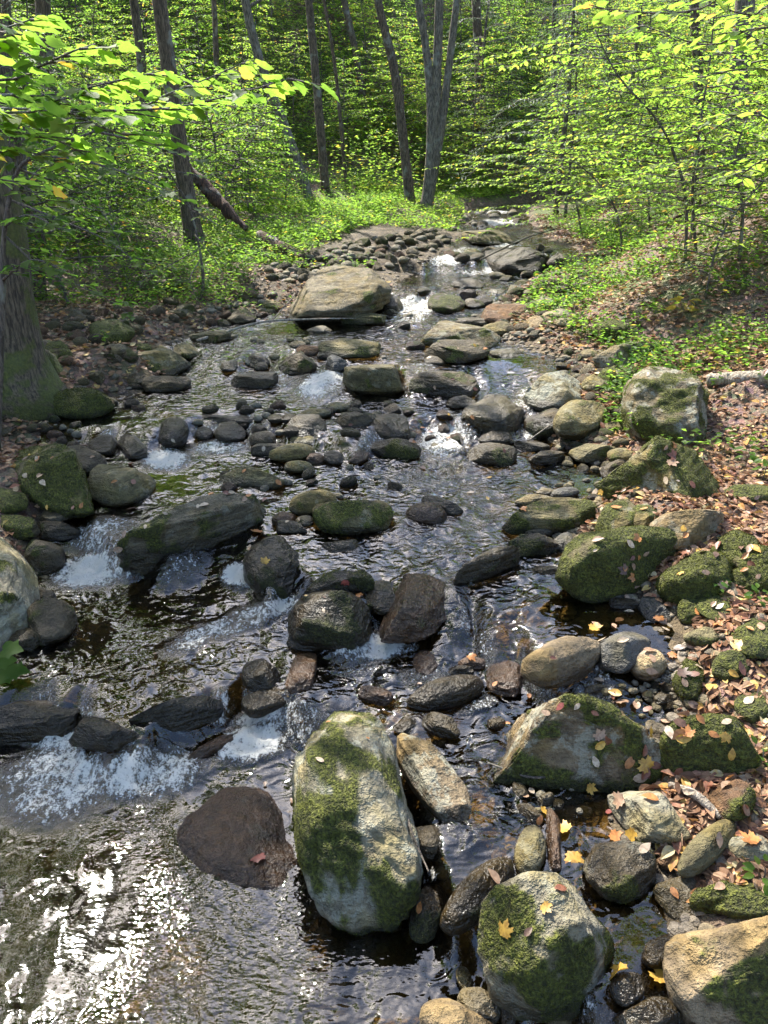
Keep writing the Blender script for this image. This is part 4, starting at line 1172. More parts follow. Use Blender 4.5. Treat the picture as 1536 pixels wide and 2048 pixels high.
def hang_leaves(root, L, temps, tmpl, limit=300, seed=0):
    """largest leaves in view as parts of their own, the rest as one part"""
    p, d, n, s, t = L.arr()
    rng = np.random.default_rng(seed)
    q = project(p); z = (p - CAM) @ _F
    px = np.where((q[:, 0] > -30) & (q[:, 0] < 1566) & (q[:, 1] > -30) & (z > 0.3), s / np.maximum(z, .3) * (1 + 0.2 * rng.random(len(s))), 0)
    order = np.argsort(-px)
    big = [i for i in order[:limit] if px[i] > 0]
    rest = np.setdiff1d(np.arange(len(p)), big)
    b = np.array(root.location[:])
    dn = nrmz(d); x = nrmz(np.cross(dn, n)); zz = np.cross(x, dn)
    for i in big:
        o = put('leaf', temps[int(rng.integers(len(temps)))], None, root)
        M = Matrix(((x[i, 0] * s[i], dn[i, 0] * s[i], zz[i, 0] * s[i], p[i, 0] - b[0]), (x[i, 1] * s[i], dn[i, 1] * s[i], zz[i, 1] * s[i], p[i, 1] - b[1]), (x[i, 2] * s[i], dn[i, 2] * s[i], zz[i, 2] * s[i], p[i, 2] - b[2]), (0, 0, 0, 1)))
        o.matrix_basis = M
        o['tint'] = float(t[i])
    if len(rest) > 3:
        part('foliage', leaves_mesh('foliage', tmpl, p[rest], d[rest], n[rest], s[rest], t[rest]), M_LEAF, root, kind='stuff')

def sapling(name, label, base, stem, branches, temps, tmpl, size, tint, seed, r0=0.02, twig=0.3, step=0.11, lstep=0.085, mat=None, flat=0.25, limit=300, tilt=0.0):
    rng = np.random.default_rng(seed)
    root = tree_root(name, base, label)
    mat = mat or M_TWIG
    S = spline(stem, 26)
    part('stem', mesh_np('stem', *tube(S, np.linspace(r0, r0 * 0.3, 26), 8, 0.1, seed)), mat, root)
    L = Leafs(); tw = []
    for k, q in enumerate(branches):
        part('branch', mesh_np('branch', *tube(spline(q, 14), np.linspace(r0 * 0.4, 0.002, 14), 6)), mat, root)
        spray(L, q, rng, twig, step, lstep, size, tint, tw, flat, start=0.12)
    if tilt:
        L.n = [np.array([a[0], a[1] - tilt, a[2]]) for a in L.n]
    if tw: part('twigs', tubes_mesh('twigs', tw), mat, root, kind='stuff')
    hang_leaves(root, L, temps, tmpl, limit, seed)
    return root

# broad-leaved branch hanging in from the left, close to the camera
bx_ = np.array([-3.05, 3.0, float(G(-3.05, 3.0))])
def brp(pl, d, s=(-3.0, 3.0, 3.2)): return [np.array(s)] + [at(u, v, d + 0.12 * math.sin(i * 2.1)) for i, (u, v) in enumerate(pl)]
br = [brp([(-60, 216), (100, 219), (250, 221), (360, 213), (480, 186), (575, 158)], 3.0), brp([(-60, 165), (60, 140), (140, 105), (190, 88)], 2.75), brp([(-60, 240), (60, 222), (180, 180), (290, 150)], 3.35),
      brp([(-60, 190), (100, 190), (220, 165), (330, 140)], 3.2), brp([(-60, 215), (250, 219), (330, 190), (420, 155), (500, 120)], 3.5), brp([(-60, 225), (120, 222), (190, 250), (250, 270), (310, 290)], 2.9), brp([(-80, 90), (0, 60), (60, 40)], 2.7), brp([(-60, 300), (40, 300), (130, 330)], 3.4), brp([(-60, 350), (30, 365), (90, 400)], 3.9), brp([(-60, 260), (30, 265), (110, 280), (170, 310)], 3.6)]
sapling('young_tree', 'maple sapling reaching a long branch of big sunlit leaves in from upper left', bx_, [bx_ - [0, 0, .1], [-3.1, 3.0, 1.6], [-3.0, 3.0, 3.2], [-2.95, 3.05, 4.4]], br, T_BROAD, (BROAD[0], BROAD[1]), 0.066, (0.40, 0.72), 401, 0.014, twig=0.28, step=0.07, lstep=0.06, flat=0.3, tilt=-0.35)
# left bank saplings
b = hit(-10, 900)
sapling('young_tree', 'thin dark-stemmed sapling in front of the large tree at left', b, [b - [0, 0, .1], at(5, 600, b[1]), at(8, 470, b[1]), at(32, 350, b[1] - .1), at(75, 310, b[1] - .2), at(190, 262, b[1] - .3)],
        [[at(75, 310, b[1] - .2), at(200, 330, b[1] - .4), at(330, 380, b[1] - .6), at(400, 430, b[1] - .6)], [at(20, 400, b[1]), at(120, 440, b[1] - .2), at(230, 490, b[1] - .3), at(300, 560, b[1] - .4)], [at(190, 262, b[1] - .3), at(300, 290, b[1]), at(400, 330, b[1])],
         [at(8, 470, b[1]), at(90, 540, b[1]), at(200, 590, b[1]), at(260, 630, b[1])], [at(40, 340, b[1]), at(100, 360, b[1] + .5), at(180, 400, b[1] + .8)], [at(30, 350, b[1]), at(60, 250, b[1]), at(150, 180, b[1])], [at(30, 350, b[1]), at(20, 270, b[1]), at(60, 150, b[1])], [at(75, 310, b[1]), at(130, 290, b[1]), at(240, 300, b[1] + .3)], [at(10, 450, b[1]), at(60, 430, b[1] - .5), at(120, 460, b[1] - .8)], [at(5, 560, b[1]), at(60, 520, b[1] - .5), at(130, 540, b[1] - .9)]], T_MAPLE, L_OVAL, 0.085, (0.25, 0.66), 402, 0.028, twig=0.30, step=0.13)
b = hit(400, 600)
sapling('young_tree', 'arching beech sapling over the shaded left shore', b, [b - [0, 0, .1], at(405, 540, b[1]), at(380, 420, b[1]), at(330, 330, b[1] - .3)],
        [[at(380, 420, b[1]), at(420, 440, b[1] - .4), at(480, 480, b[1] - .7), at(545, 520, b[1] - .8)], [at(390, 470, b[1]), at(430, 520, b[1] - .5), at(460, 580, b[1] - .8)], [at(360, 380, b[1]), at(300, 400, b[1] - .5), at(230, 440, b[1] - .8)], [at(395, 500, b[1]), at(340, 530, b[1] - .4), at(270, 570, b[1] - .6)],
         [at(340, 340, b[1]), at(420, 360, b[1] - .3), at(500, 410, b[1] - .5)], [at(400, 520, b[1]), at(380, 560, b[1] - .6), at(400, 610, b[1] - .9)], [at(350, 360, b[1]), at(280, 340, b[1]), at(200, 350, b[1])]], T_OVAL, L_OVAL, 0.10, (0.3, 0.74), 403, 0.03, twig=0.4, step=0.15)
# right bank saplings, sunlit
def fan_branches(stem_px, y, n, seed, lo=150, hi=300, up=(-40, 60)):
    rng = np.random.default_rng(seed); S = spline(np.array([(u, v, 0) for u, v in stem_px], float), 40); out = []
    for k in range(n):
        i = int(8 + 31 * (k + rng.random()) / n); u, v = S[min(i, 39), :2]
        sg = -1 if k % 2 == 0 else 1
        ln = rng.uniform(lo, hi) * (1.1 - 0.4 * k / n); dy = rng.uniform(-0.9, 0.9); dv = rng.uniform(*up)
        out.append([at(u, v, y), at(u + sg * ln * .5, v + dv * .2 - 12, y + dy * .5), at(u + sg * ln, v + dv, y + dy)])
    return out
SAP = [('slim sapling leaning left over the stream edge with bright leaves', [(1247, 505), (1235, 430), (1200, 370), (1150, 325), (1090, 300)], 12, (0.40, 0.80), 411, 0.085),
       ('tallest bright sapling on the right bank, bowed to the left', [(1372, 520), (1372, 400), (1345, 300), (1310, 235), (1235, 150), (1190, 60)], 16, (0.42, 0.80), 412, 0.09),
       ('upright sapling right of the tallest bright sapling', [(1395, 505), (1385, 380), (1400, 250), (1420, 120), (1430, 0)], 14, (0.38, 0.76), 413, 0.09),
       ('leafy sapling high on the right slope near the right edge', [(1480, 520), (1485, 420), (1470, 320), (1500, 220)], 12, (0.5, 0.84), 415, 0.09),
       ('spreading sapling in the middle of the right slope', [(1300, 455), (1295, 380), (1270, 290), (1290, 200), (1270, 100)], 14, (0.38, 0.78), 416, 0.09),
       ('small sapling near the upper fall with low drooping leaves', [(1165, 470), (1150, 400), (1110, 350), (1060, 330)], 9, (0.5, 0.86), 414, 0.085)]
for lab, px, n, ti, sd, sz in SAP:
    b = hit(*px[0]); yb = b[1]
    sapling('young_tree', lab, b, [b - [0, 0, .1]] + [at(u, v, yb) for u, v in px[1:]], fan_branches(px, yb, int(n * 1.5), sd), T_OVAL, L_OVAL, sz, ti, sd, 0.026, twig=0.42, step=0.10, lstep=0.065, tilt=-0.25)
b = np.array([4.3, 4.6, float(G(4.3, 4.6))])
nb = []
for k, pl in enumerate([[(1620, 60), (1420, 90), (1270, 45)], [(1620, 150), (1470, 140), (1350, 175)], [(1640, -20), (1370, 25), (1180, 15)], [(1640, 250), (1500, 225), (1400, 275)], [(1640, 20), (1500, 30), (1400, -5)], [(1640, 110), (1560, 100), (1480, 60)], [(1640, 330), (1530, 320), (1460, 370)]]):
    nb.append([np.array([4.3, 4.6, 3.2])] + [at(u, v, 4.6 + 0.25 * math.sin(k * 1.9 + i)) for i, (u, v) in enumerate(pl)])
sapling('young_tree', 'nearest leafy sapling entering the frame at the upper right corner', b, [b - [0, 0, .1], [4.35, 4.6, 2.2], [4.3, 4.6, 3.4], [4.2, 4.6, 4.6]], nb, T_OVAL, L_OVAL, 0.085, (0.5, 0.8), 420, 0.022, twig=0.38, step=0.09, lstep=0.065, tilt=-0.25)
# sprig at the left edge, low over the water
b = np.array([-2.45, 3.9, float(G(-2.45, 3.9))])
root = tree_root('seedling', b, 'pale green leafy sprig poking in at the left edge over dark water', 'plant')
tip = at(15, 1315, 3.75)
part('stem', mesh_np('stem', *tube(spline([b, (b + tip) / 2 + [0, 0, .25], tip], 10), np.linspace(.006, .002, 10), 5)), M_TWIG, root)
L = Leafs()
for k, (u, v, a) in enumerate([(5, 1300, 0.3), (-10, 1325, -0.5), (15, 1345, -0.2), (-5, 1355, -1.0)]):
    L.add(at(u, v, 3.75), np.array([1.0, -0.3 * a, 0.05]), np.array([0.1, -0.35, 1.0]), 0.12, 0.5)
hang_leaves(root, L, T_MAPLE, L_OVAL)

# ------------------------------------------------------------------ dead wood
def log(name, label, pts, radii, mat, cat='log', sides=12, rough=0.25, seed=0, n=24):
    P = spline(pts, n); R_ = np.interp(np.linspace(0, 1, n), np.linspace(0, 1, len(radii)), radii)
    c = P[0]
    me = mesh_np(name, *tube(P - c, R_, sides, rough, seed))
    return put(name, me, mat, loc=c, label=label, cat=cat)
y0 = float(hit(392, 495)[1])
log('dead_log', 'broken rotten log leaning against the grey-brown trunk', [at(332, 285, y0 + .5), at(385, 345, y0 + .35), at(440, 405, y0 + .2), at(492, 458, y0 - .1)], [.05, .11, .13, .06], M_DEAD, seed=3, rough=0.75, n=40)
p1, p2 = hit(520, 490), hit(605, 530)
log('fallen_log', 'dark fallen log at the left end of the far cobble bar', [p1 + [0, 0, .15], (p1 + p2) / 2 + [0, 0, .14], p2 + [0, 0, .1]], [.14, .13, .09], M_DEAD, seed=4)
p1, p2 = hit(1415, 772), hit(1560, 765)
log('fallen_log', 'grey weathered log lying on the right bank near the tall squarish boulder', [p1 + [0, 0, .06], p2 + [0, 0, .06]], [.08, .085], M_PALEWOOD, seed=5)
p1, p2 = hit(270, 585), hit(365, 578)
log('fallen_log', 'short mossy log on the shaded left bank', [p1 + [0, 0, .08], p2 + [0, 0, .08]], [.10, .09], M_BARKM, seed=6)
p1, p2 = hit(1040, 540), hit(1145, 535)
log('fallen_branch', 'pale stick across the ledge at the upper fall', [hit(960, 545) + [0, 0, .25], hit(1050, 505) + [0, 0, .3], hit(1110, 490) + [0, 0, .35]], [.02, .018, .012], M_TWIG, 'branch', 7)
log('fallen_branch', 'long thin bare branch lying across the left pool', [hit(395, 690) + [0, 0, .06], hit(520, 662) + [0, 0, .12], hit(620, 655) + [0, 0, .12], hit(712, 650) + [0, 0, .1]], [.02, .018, .014, .008], M_PALEWOOD, 'branch', 7)
log('twig', 'side twig of the thin branch arching over the left pool', [hit(540, 660) + [0, 0, .1], hit(590, 600) + [0, 0, .1], hit(560, 625) + [0, 0, .25]], [.01, .008, .004], M_TWIG, 'twig', 5)
log('fallen_branch', 'mossy pale stick among leaves right of the flat-topped rock', [hit(1338, 1580) + [0, 0, .03], hit(1385, 1605) + [0, 0, .05], hit(1440, 1645) + [0, 0, .03]], [.02, .022, .015], M_PALEWOOD, 'branch', 8)
log('twig', 'thin twig slanting from the tall pale boulder down the gap', [at(805, 1590, hit(830, 1640)[1] - .05), at(822, 1660, hit(840, 1700)[1] - .1), at(858, 1745, hit(870, 1770)[1] - .1)], [.006, .006, .003], M_TWIG, 'twig', 5)
log('twig', 'curved twig over the water at the foot of the broad mossy boulder', [hit(975, 1535) + [0, 0, .03], hit(1060, 1570) + [0, 0, .05], hit(1140, 1560) + [0, 0, .04], hit(1240, 1560) + [0, 0, .03]], [.006, .006, .005, .004], M_TWIG, 'twig', 5)
log('twig', 'bare twig leaning on the dark rounded rock beside the chute', [at(1058, 880, hit(1070, 885)[1]), at(1100, 850, hit(1100, 870)[1] - .1), at(1135, 820, hit(1120, 850)[1])], [.008, .006, .003], M_PALEWOOD, 'twig', 5)
log('twig', 'bare pale twig standing in the left undergrowth', [hit(95, 560), at(140, 480, hit(95, 560)[1]), at(190, 400, hit(95, 560)[1])], [.018, .014, .006], M_PALEWOOD, 'twig', 6)
log('fallen_branch', 'dark stick lying on the leafy right slope', [hit(1320, 460) + [0, 0, .06], hit(1370, 430) + [0, 0, .08], hit(1400, 405) + [0, 0, .06]], [.05, .045, .03], M_DEAD, 'branch', 8)

# ------------------------------------------------------------------ cobbles of the bars
rng = np.random.default_rng(11)
NAMED = [(o.location.x, o.location.y, o['label']) for o in COL.objects if o.name.split('.')[0] == 'boulder']
COB = []; CB = []
for k in range(14):
    p, F = rock_pts('re'[k % 2] if k % 5 else 's', 700 + k, 3)
    me = mesh_np('cobble', p * np.array([1, rng.uniform(.65, .95), rng.uniform(.45, .7)]), F, 3, {'mossv': smooth((fbm(p * 1.6, 3, k) + .05 + .15 * p[:, 2]) / .3) * (k % 3 == 0)})
    me.materials.append(M_ROCK); COB.append(me)
AREAS = [  # u v half-size tilt count px range, label, group
    (725, 515, 175, 32, -13, 90, (9, 20), 'small grey cobble on the far stony bar left of the stream', 'cobbles of the far bar'),
    (150, 690, 150, 50, 0, 22, (12, 26), 'stone', 'stones below the large tree'),
    (250, 640, 130, 34, -8, 26, (10, 24), 'mossy stone', 'stones of the shaded left bank'),
    (200, 790, 110, 40, 0, 12, (9, 18), 'stone', 'stones of the left pool edge'),
    (1200, 790, 60, 60, 20, 18, (10, 22), 'stone', 'stones by the tall squarish boulder'),
    (1180, 900, 80, 40, 0, 16, (9, 18), 'stone', 'stones below the tall squarish boulder'),
    (1130, 560, 60, 30, 0, 18, (8, 16), 'stone', 'stones at the upper right shore'),
    (1010, 515, 115, 45, 0, 14, (10, 20), 'stone', 'stones round the upper fall'),
    (1000, 445, 80, 30, 0, 10, (7, 14), 'stone', 'stones of the far channel'),
    (1280, 1400, 110, 40, 10, 16, (7, 14), 'stone', 'pebbles around the pinkish stone'),
    (640, 535, 110, 26, -8, 40, (8, 15), 'grey-brown cobble on the near end of the stony bar behind the great grey rock', 'cobbles behind the great grey rock'),
    (960, 455, 60, 22, 0, 8, (7, 13), 'small cobble in the far narrow reach above the fall', 'cobbles of the far reach'),
    (1080, 625, 95, 62, -10, 55, (9, 19), 'rounded cobble on the right bar beside the wedge-shaped boulder', 'cobbles of the right bar'),
    (480, 620, 90, 28, -12, 34, (8, 16), 'small dark cobble on the left shore behind the pool', 'cobbles of the left shore'),
    (560, 835, 200, 34, 0, 22, (9, 20), 'stone', 'wet stones of the midstream pile'),
    (860, 850, 190, 45, 0, 20, (9, 22), 'stone', 'wet stones of the bright riffle'),
    (880, 640, 150, 60, 0, 20, (9, 20), 'stone', 'wet stones of the upper run'),
    (640, 960, 260, 40, 0, 12, (9, 20), 'stone', 'wet stones below the midstream pile'),
    (600, 700, 190, 40, 0, 18, (7, 14), 'wet cobble breaking the surface in the left riffle', 'wet cobbles of the left riffle'),
    (1190, 985, 120, 28, -5, 26, (7, 15), 'shore cobble between the bench-like stone and the wide boulder', 'cobbles behind the bench-like stone'),
    (1340, 1385, 60, 42, 20, 24, (8, 16), 'little cobble in the gravel near the pale pinkish stone', 'cobbles by the right pool'),
    (1180, 730, 70, 40, 10, 22, (8, 16), 'cobble heaped at the right shore below the overhanging rock', 'cobbles of the right shore'),
    (100, 870, 90, 30, 0, 14, (9, 17), 'small stone on the dark left shore by the roots', 'stones by the roots'),
    (1130, 1600, 90, 28, 0, 6, (6, 14), 'pebble at the foot of the broad mossy boulder', 'pebbles under the broad mossy boulder'),
]
for u, v, a, b, ang, cnt, (r0, r1), lab, grp in AREAS:
    done = []
    for t in range(cnt * 12):
        if len(done) >= cnt: break
        th = rng.uniform(0, 6.28); rr = math.sqrt(rng.random()); c_, s_ = math.cos(math.radians(ang)), math.sin(math.radians(ang))
        du, dv = a * rr * math.cos(th), b * rr * math.sin(th)
        uu, vv = u + du * c_ - dv * s_, v + du * s_ + dv * c_
        P = hit(uu, vv); rad = rng.uniform(r0, r1) * ((P - CAM) @ _F) / FPX
        if any((P[0] - q[0]) ** 2 + (P[1] - q[1]) ** 2 < (0.75 * (rad + q[2])) ** 2 for q in done): continue
        if any((P[0] - R[0]) ** 2 + (P[1] - R[1]) ** 2 < (0.8 * R[4]) ** 2 for R in ROCKS): continue
        done.append((P[0], P[1], rad))
        ck = ('ddogdbdo' if grp.startswith('wet') else 'gopdbtgo')[int(rng.integers(8))]
        CB.append((rad / ((P - CAM) @ _F), P.copy(), rad, int(rng.integers(14)), rng.normal() * .2, rng.normal() * .2, rng.uniform(0, 6.28), ck, rng.uniform(.7, 1.15), grp.startswith('wet'), float(rng.choice([0, 0, 0.2]))))
CB.sort(key=lambda q: -q[0])
for px_, P, rad, mi, rx, ry, rz, ck, br_, wetl, ms in CB[:295]:
    nb_ = min(NAMED, key=lambda q: (q[0] - P[0]) ** 2 + (q[1] - P[1]) ** 2); near_ = ' '.join(nb_[2].split()[:8])
    rel = ('left of' if P[0] < nb_[0] - .15 else ('right of' if P[0] > nb_[0] + .15 else 'by')) if abs(P[0] - nb_[0]) > abs(P[1] - nb_[1]) else ('in front of' if P[1] < nb_[1] else 'behind')
    lab = {'g': 'grey', 'o': 'olive', 'p': 'pale', 'd': 'dark', 'b': 'brown', 't': 'tan'}[ck] + (' wet' if wetl else '') + (' small' if rad < 0.11 else '') + f' cobble {rel} the {near_}'
    o = put('cobble', COB[mi], None, loc=P + [0, 0, rad * 0.12], label=lab, cat='cobble', group='cobbles near the ' + near_)
    o.scale = (rad, rad, rad); o.rotation_euler = (rx, ry, rz)
    o.color = (*(np.array(RCOL[ck]) * br_), 1); o['moss'] = ms; o['lichen'] = 0.1; o['wet'] = 0.8 if wetl else 0.1
    o['waterz'] = float(W(P[0], P[1]))
VV, FF, off_ = [], [], 0
for px_, P, rad, mi, rx, ry, rz, ck, br_, wetl, ms in CB[295:]:
    p, F = rock_pts('re'[mi % 2], 700 + mi, 2)
    c_, s_ = math.cos(rz), math.sin(rz)
    q = p * np.array([1, .8, .55]) * rad
    VV.append(np.stack([q[:, 0] * c_ - q[:, 1] * s_, q[:, 0] * s_ + q[:, 1] * c_, q[:, 2]], -1) + P + [0, 0, rad * .12]); FF.append(F + off_); off_ += len(p)
if VV:
    VV = np.concatenate(VV); FF = np.concatenate(FF)
    o = put('cobbles', mesh_np('cobbles', VV, FF.ravel(), 3, {'mossv': np.zeros(len(VV))}), M_ROCK, label='smallest far cobbles of the stony bars, seen as one mass', cat='cobbles', kind='stuff')
    o.color = (0.15, 0.135, 0.10, 1); o['moss'] = 0.0; o['lichen'] = 0.1; o['wet'] = 0.2; o['waterz'] = -5.0
# fine gravel, too many to count
N = 3600
gy_ = rng.uniform(2.0, 17, N); tside = rng.random(N)
xr_, xl_ = XR(gy_), XL(gy_)
gx_ = np.where(tside < 0.55, xr_ + rng.normal(size=N) * 0.35, np.where(tside < 0.75, xl_ + rng.normal(size=N) * 0.35, xl_ + (xr_ - xl_) * rng.random(N)))
gz_ = G(gx_, gy_)
Vp, Fp = ico(2)
sc = (rng.uniform(0.012, 0.05, (N, 1)) * rng.uniform(0.6, 1.1, (N, 3)) * np.array([1, 1, .6]))
ang = rng.uniform(0, 6.28, N)
Q = Vp[None] * (1 + 0.25 * vnoise(Vp * 1.4 + 3, 5)[None, :, None]) * sc[:, None, :]
Q = np.stack([Q[..., 0] * np.cos(ang)[:, None] - Q[..., 1] * np.sin(ang)[:, None], Q[..., 0] * np.sin(ang)[:, None] + Q[..., 1] * np.cos(ang)[:, None], Q[..., 2]], -1)
Q = Q + np.stack([gx_, gy_, gz_ + 0.005], -1)[:, None, :]
me = mesh_np('gravel', Q.reshape(-1, 3), (Fp[None] + (np.arange(N) * len(Vp))[:, None, None]).ravel(), 3)
o = put('gravel', me, M_ROCK, label='loose gravel along the shores and bed of the stream', cat='gravel', kind='stuff')
o.color = (0.20, 0.17, 0.13, 1); o['moss'] = 0.0; o['lichen'] = 0.0; o['wet'] = 0.3; o['waterz'] = -5.0

# ------------------------------------------------------------------ undergrowth
def herb_patch(name, label, n, fx, seed, size=(0.04, 0.09), tint=(0.3, 0.8), h=(0.05, 0.3), spread=0.10):
    rng = np.random.default_rng(seed)
    X, Y = fx(rng, n)
    Z = G(X, Y); m = 7
    P = np.repeat(np.stack([X, Y, Z], -1), m, 0); k = len(P)
    hh = np.repeat(rng.uniform(*h, len(X)), m) * rng.uniform(0.3, 1.0, k)
    th = rng.uniform(0, 6.28, k); rr = rng.uniform(0.01, spread, k)
    P = P + np.stack([np.cos(th) * rr, np.sin(th) * rr, hh], -1)
    d = np.stack([np.cos(th), np.sin(th), rng.uniform(-.3, .5, k)], -1)
    nr = rng.normal(size=(k, 3)) * .35 + [0, 0, 1.0]
    t = np.repeat(rng.uniform(*tint, len(X)), m) + rng.normal(size=k) * .05
    t = np.where(rng.random(k) < 0.03, 0.92, t)
    return put(name, leaves_mesh(name, L_QUAD, P, d, nr, rng.uniform(*size, k), np.clip(t, 0, .97)), M_LEAF, label=label, cat='undergrowth', kind='stuff')
def f_right(rng, n):
    Y = rng.uniform(6.5, 24, n); X = XR(Y) + 0.5 + np.abs(rng.normal(size=n)) * 2.2
    k = fbm(xyz(X, Y) * 0.8, 2, 90) + 0.12 * (Y > 10) > rng.uniform(-0.25, 0.25, n)
    return X[k], Y[k]
def f_left(rng, n):
    Y = rng.uniform(12, 30, n); X = XL(Y) - 1.9 * smooth((Y - 11) / 3) * smooth((27 - Y) / 4) - 0.5 - np.abs(rng.normal(size=n)) * 3.5
    k = fbm(xyz(X, Y) * 0.6, 2, 91) > rng.uniform(-0.35, 0.3, n)
    return X[k], Y[k]
def f_meadow(rng, n):
    Y = rng.uniform(15.5, 27.5, n); X = XL(Y) - 2.3 - rng.random(n) ** 1.3 * 6.0
    k = fbm(xyz(X, Y) * 0.7, 2, 95) > rng.uniform(-0.6, 0.15, n)
    return X[k], Y[k]
def f_shade(rng, n):
    Y = rng.uniform(8, 16, n); X = XL(Y) - 0.8 - np.abs(rng.normal(size=n)) * 3
    k = fbm(xyz(X, Y) * 0.7, 2, 92) > rng.uniform(0.0, 0.4, n)
    return X[k], Y[k]
herb_patch('undergrowth', 'low green plants covering the right bank', 5500, f_right, 1, tint=(0.22, 0.68))
herb_patch('undergrowth', 'sunlit green herbs behind the far cobble bar', 7500, f_left, 2, tint=(0.3, 0.72), h=(.1, .45))
def f_hill(rng, n):
    Y = rng.uniform(25.5, 43, n); X = (rng.uniform(-250, 1800, n) - 768) / FPX * Y
    k = ((X < XL(Y) - 0.8) | (X > XR(Y) + 0.8)) & (fbm(xyz(X, Y) * 0.5, 3, 93) > rng.uniform(-0.5, 0.25, n))
    return X[k], Y[k]
herb_patch('undergrowth', 'tangle of leafy brush covering the far hillside', 21000, f_hill, 4, size=(0.09, 0.17), tint=(0.4, 0.86), h=(.15, 2.0), spread=0.35)
herb_patch('undergrowth', 'grassy green growth at the foot of the far trees', 3500, f_meadow, 6, size=(0.06, 0.12), tint=(0.35, 0.74), h=(.05, .3))
def f_corner(rng, n):
    Y = rng.uniform(20.5, 29, n); X = XL(Y) - 0.25 - rng.random(n) * 3.0
    return X, Y
herb_patch('undergrowth', 'mossy green growth on the stream corner round the stem clump', 1500, f_corner, 7, size=(0.05, 0.10), tint=(0.35, 0.8), h=(.03, .25))
herb_patch('undergrowth', 'sparse dark plants on the shaded left bank', 900, f_shade, 3, tint=(0.2, 0.6))

def plantlet(u, v, label, n, size, h, tint, seed, tmpl=OVAL, cat='plant', name='seedling', spread=0.12):
    rng = np.random.default_rng(seed); b = hit(u, v)
    root = tree_root(name, b, label, cat)
    L = Leafs()
    tops = []
    for k in range(n):
        th = 2.4 * k + rng.normal() * .3; f = (k + 1) / n
        z = h * (0.35 + 0.65 * f)
        L.add(b + [math.cos(th) * spread * .3, math.sin(th) * spread * .3, z], np.array([math.cos(th), math.sin(th), -0.1 + .3 * rng.normal()]), np.array([rng.normal() * .2, -0.25, 1.0]), size * rng.uniform(.7, 1.1), np.clip(rng.uniform(*tint), 0, .97))
    part('stem', mesh_np('stem', *tube(spline([b - [0, 0, .02], b + [.01, 0, h * .5], b + [0, 0, h]], 6), np.linspace(.005, .002, 6), 5)), M_TWIG, root)
    hang_leaves(root, L, T_OVAL if tmpl is OVAL else T_MAPLE, L_OVAL)
    return root
plantlet(1362, 640, 'small yellow-leaved seedling on the right bank slope', 12, 0.14, 0.28, (0.90, 0.94), 1, spread=.3)
for k, (u, v, lab) in enumerate([(1490, 935, 'glossy green plant with drooping leaves beside the wide moss-patched boulder'), (1525, 960, 'glossy green plant at the right edge below the drooping one'), (1445, 905, 'small green plant between the wide boulder and the drooping plant'),
                                 (1380, 1165, 'tiny seedling rooted on the round mossy boulder'), (1430, 1185, 'pale seedling at the right foot of the round mossy boulder'), (1512, 1210, 'green seedling at the right edge above the bright moss'),
                                 (1518, 1530, 'white-flecked leafy plant at the right edge beside the dark mossy boulder'), (1520, 1770, 'broad-leaved green plant at the right edge above the brown corner boulder'), (1300, 700, 'leafy plant on the bank above the overhanging rock'), (1525, 760, 'leafy plant drooping over the weathered log'), (1500, 545, 'fern-like plant high on the right slope')]):
    plantlet(u, v, lab, 12, 0.085 if k < 3 else 0.06, 0.2 if k < 3 else 0.10, (0.3, 0.62), 20 + k)

# moss cushions
def moss_mound(u, v, a, b, label, seed):
    o = add_rock('moss_cushion', 'moss', u, v, a, b, 0, 0.35, 'r', 'o', 1.6, 0, 0, label, off=0.0, seed=seed)
    return o
moss_mound(1515, 1275, 46, 34, 'bright green moss cushion on the leafy right bank', 5)
moss_mound(1490, 1800, 70, 26, 'bright moss carpet above the brown corner boulder', 6)
moss_mound(1440, 1215, 40, 22, 'moss cushion at the foot of the round mossy boulder', 7)
moss_mound(1500, 990, 60, 18, 'moss carpet behind the wide moss-patched boulder', 8)
moss_mound(890, 425, 34, 14, 'yellow-green mossy mound at the stream corner by the stem clump', 9)
moss_mound(1515, 1410, 40, 30, 'mossy patch at the right edge above the dark round boulder', 10)

# ------------------------------------------------------------------ fallen leaves
rng = np.random.default_rng(31)
def litter(name, label, X, Y, seed, size=(0.045, 0.085), tmpls=None, tint=(0, 0.85), lift=0.03):
    rng = np.random.default_rng(seed); n = len(X)
    Z = G(X, Y)
    e = 0.05
    nx = -(G(X + e, Y) - Z) / e; ny = -(G(X, Y + e) - Z) / e
    nr = np.stack([nx, ny, np.ones(n)], -1) + rng.normal(size=(n, 3)) * .38
    th = rng.uniform(0, 6.28, n); d = np.stack([np.cos(th), np.sin(th), rng.normal(size=n) * .15], -1)
    P = np.stack([X, Y, Z + rng.uniform(0.004, lift, n)], -1)
    t = np.clip(np.where(rng.random(n) < .1, rng.uniform(.86, 1, n), rng.uniform(*tint, n)), 0, 1)
    me = leaves_mesh(name, tmpls, P, d, nr, rng.uniform(*size, n), t)
    return put(name, me, M_FALL, label=label, cat='leaf litter', kind='stuff')
def lr(n, seed, y0, y1, spread):
    r = np.random.default_rng(seed); Y = y0 * (y1 / y0) ** r.random(n); X = XR(Y) + 0.12 + np.abs(r.normal(size=n)) * spread
    return X, Y
def ll(n, seed, y0, y1, spread):
    r = np.random.default_rng(seed); Y = y0 * (y1 / y0) ** r.random(n); X = XL(Y) - 0.15 - np.abs(r.normal(size=n)) * spread
    k = ~((Y > 12) & (Y < 24) & (XL(Y) - X < 2.6)); return X[k], Y[k]
litter('leaf_litter', 'brown fallen leaves covering the near right bank', *lr(9000, 1, 2.2, 9, 1.6), 1, tmpls=L_DRY[0])
litter('leaf_litter', 'curled brown fallen leaves mixed over the right bank', *lr(9000, 2, 2.2, 9, 1.6), 2, tmpls=L_DRY[1])
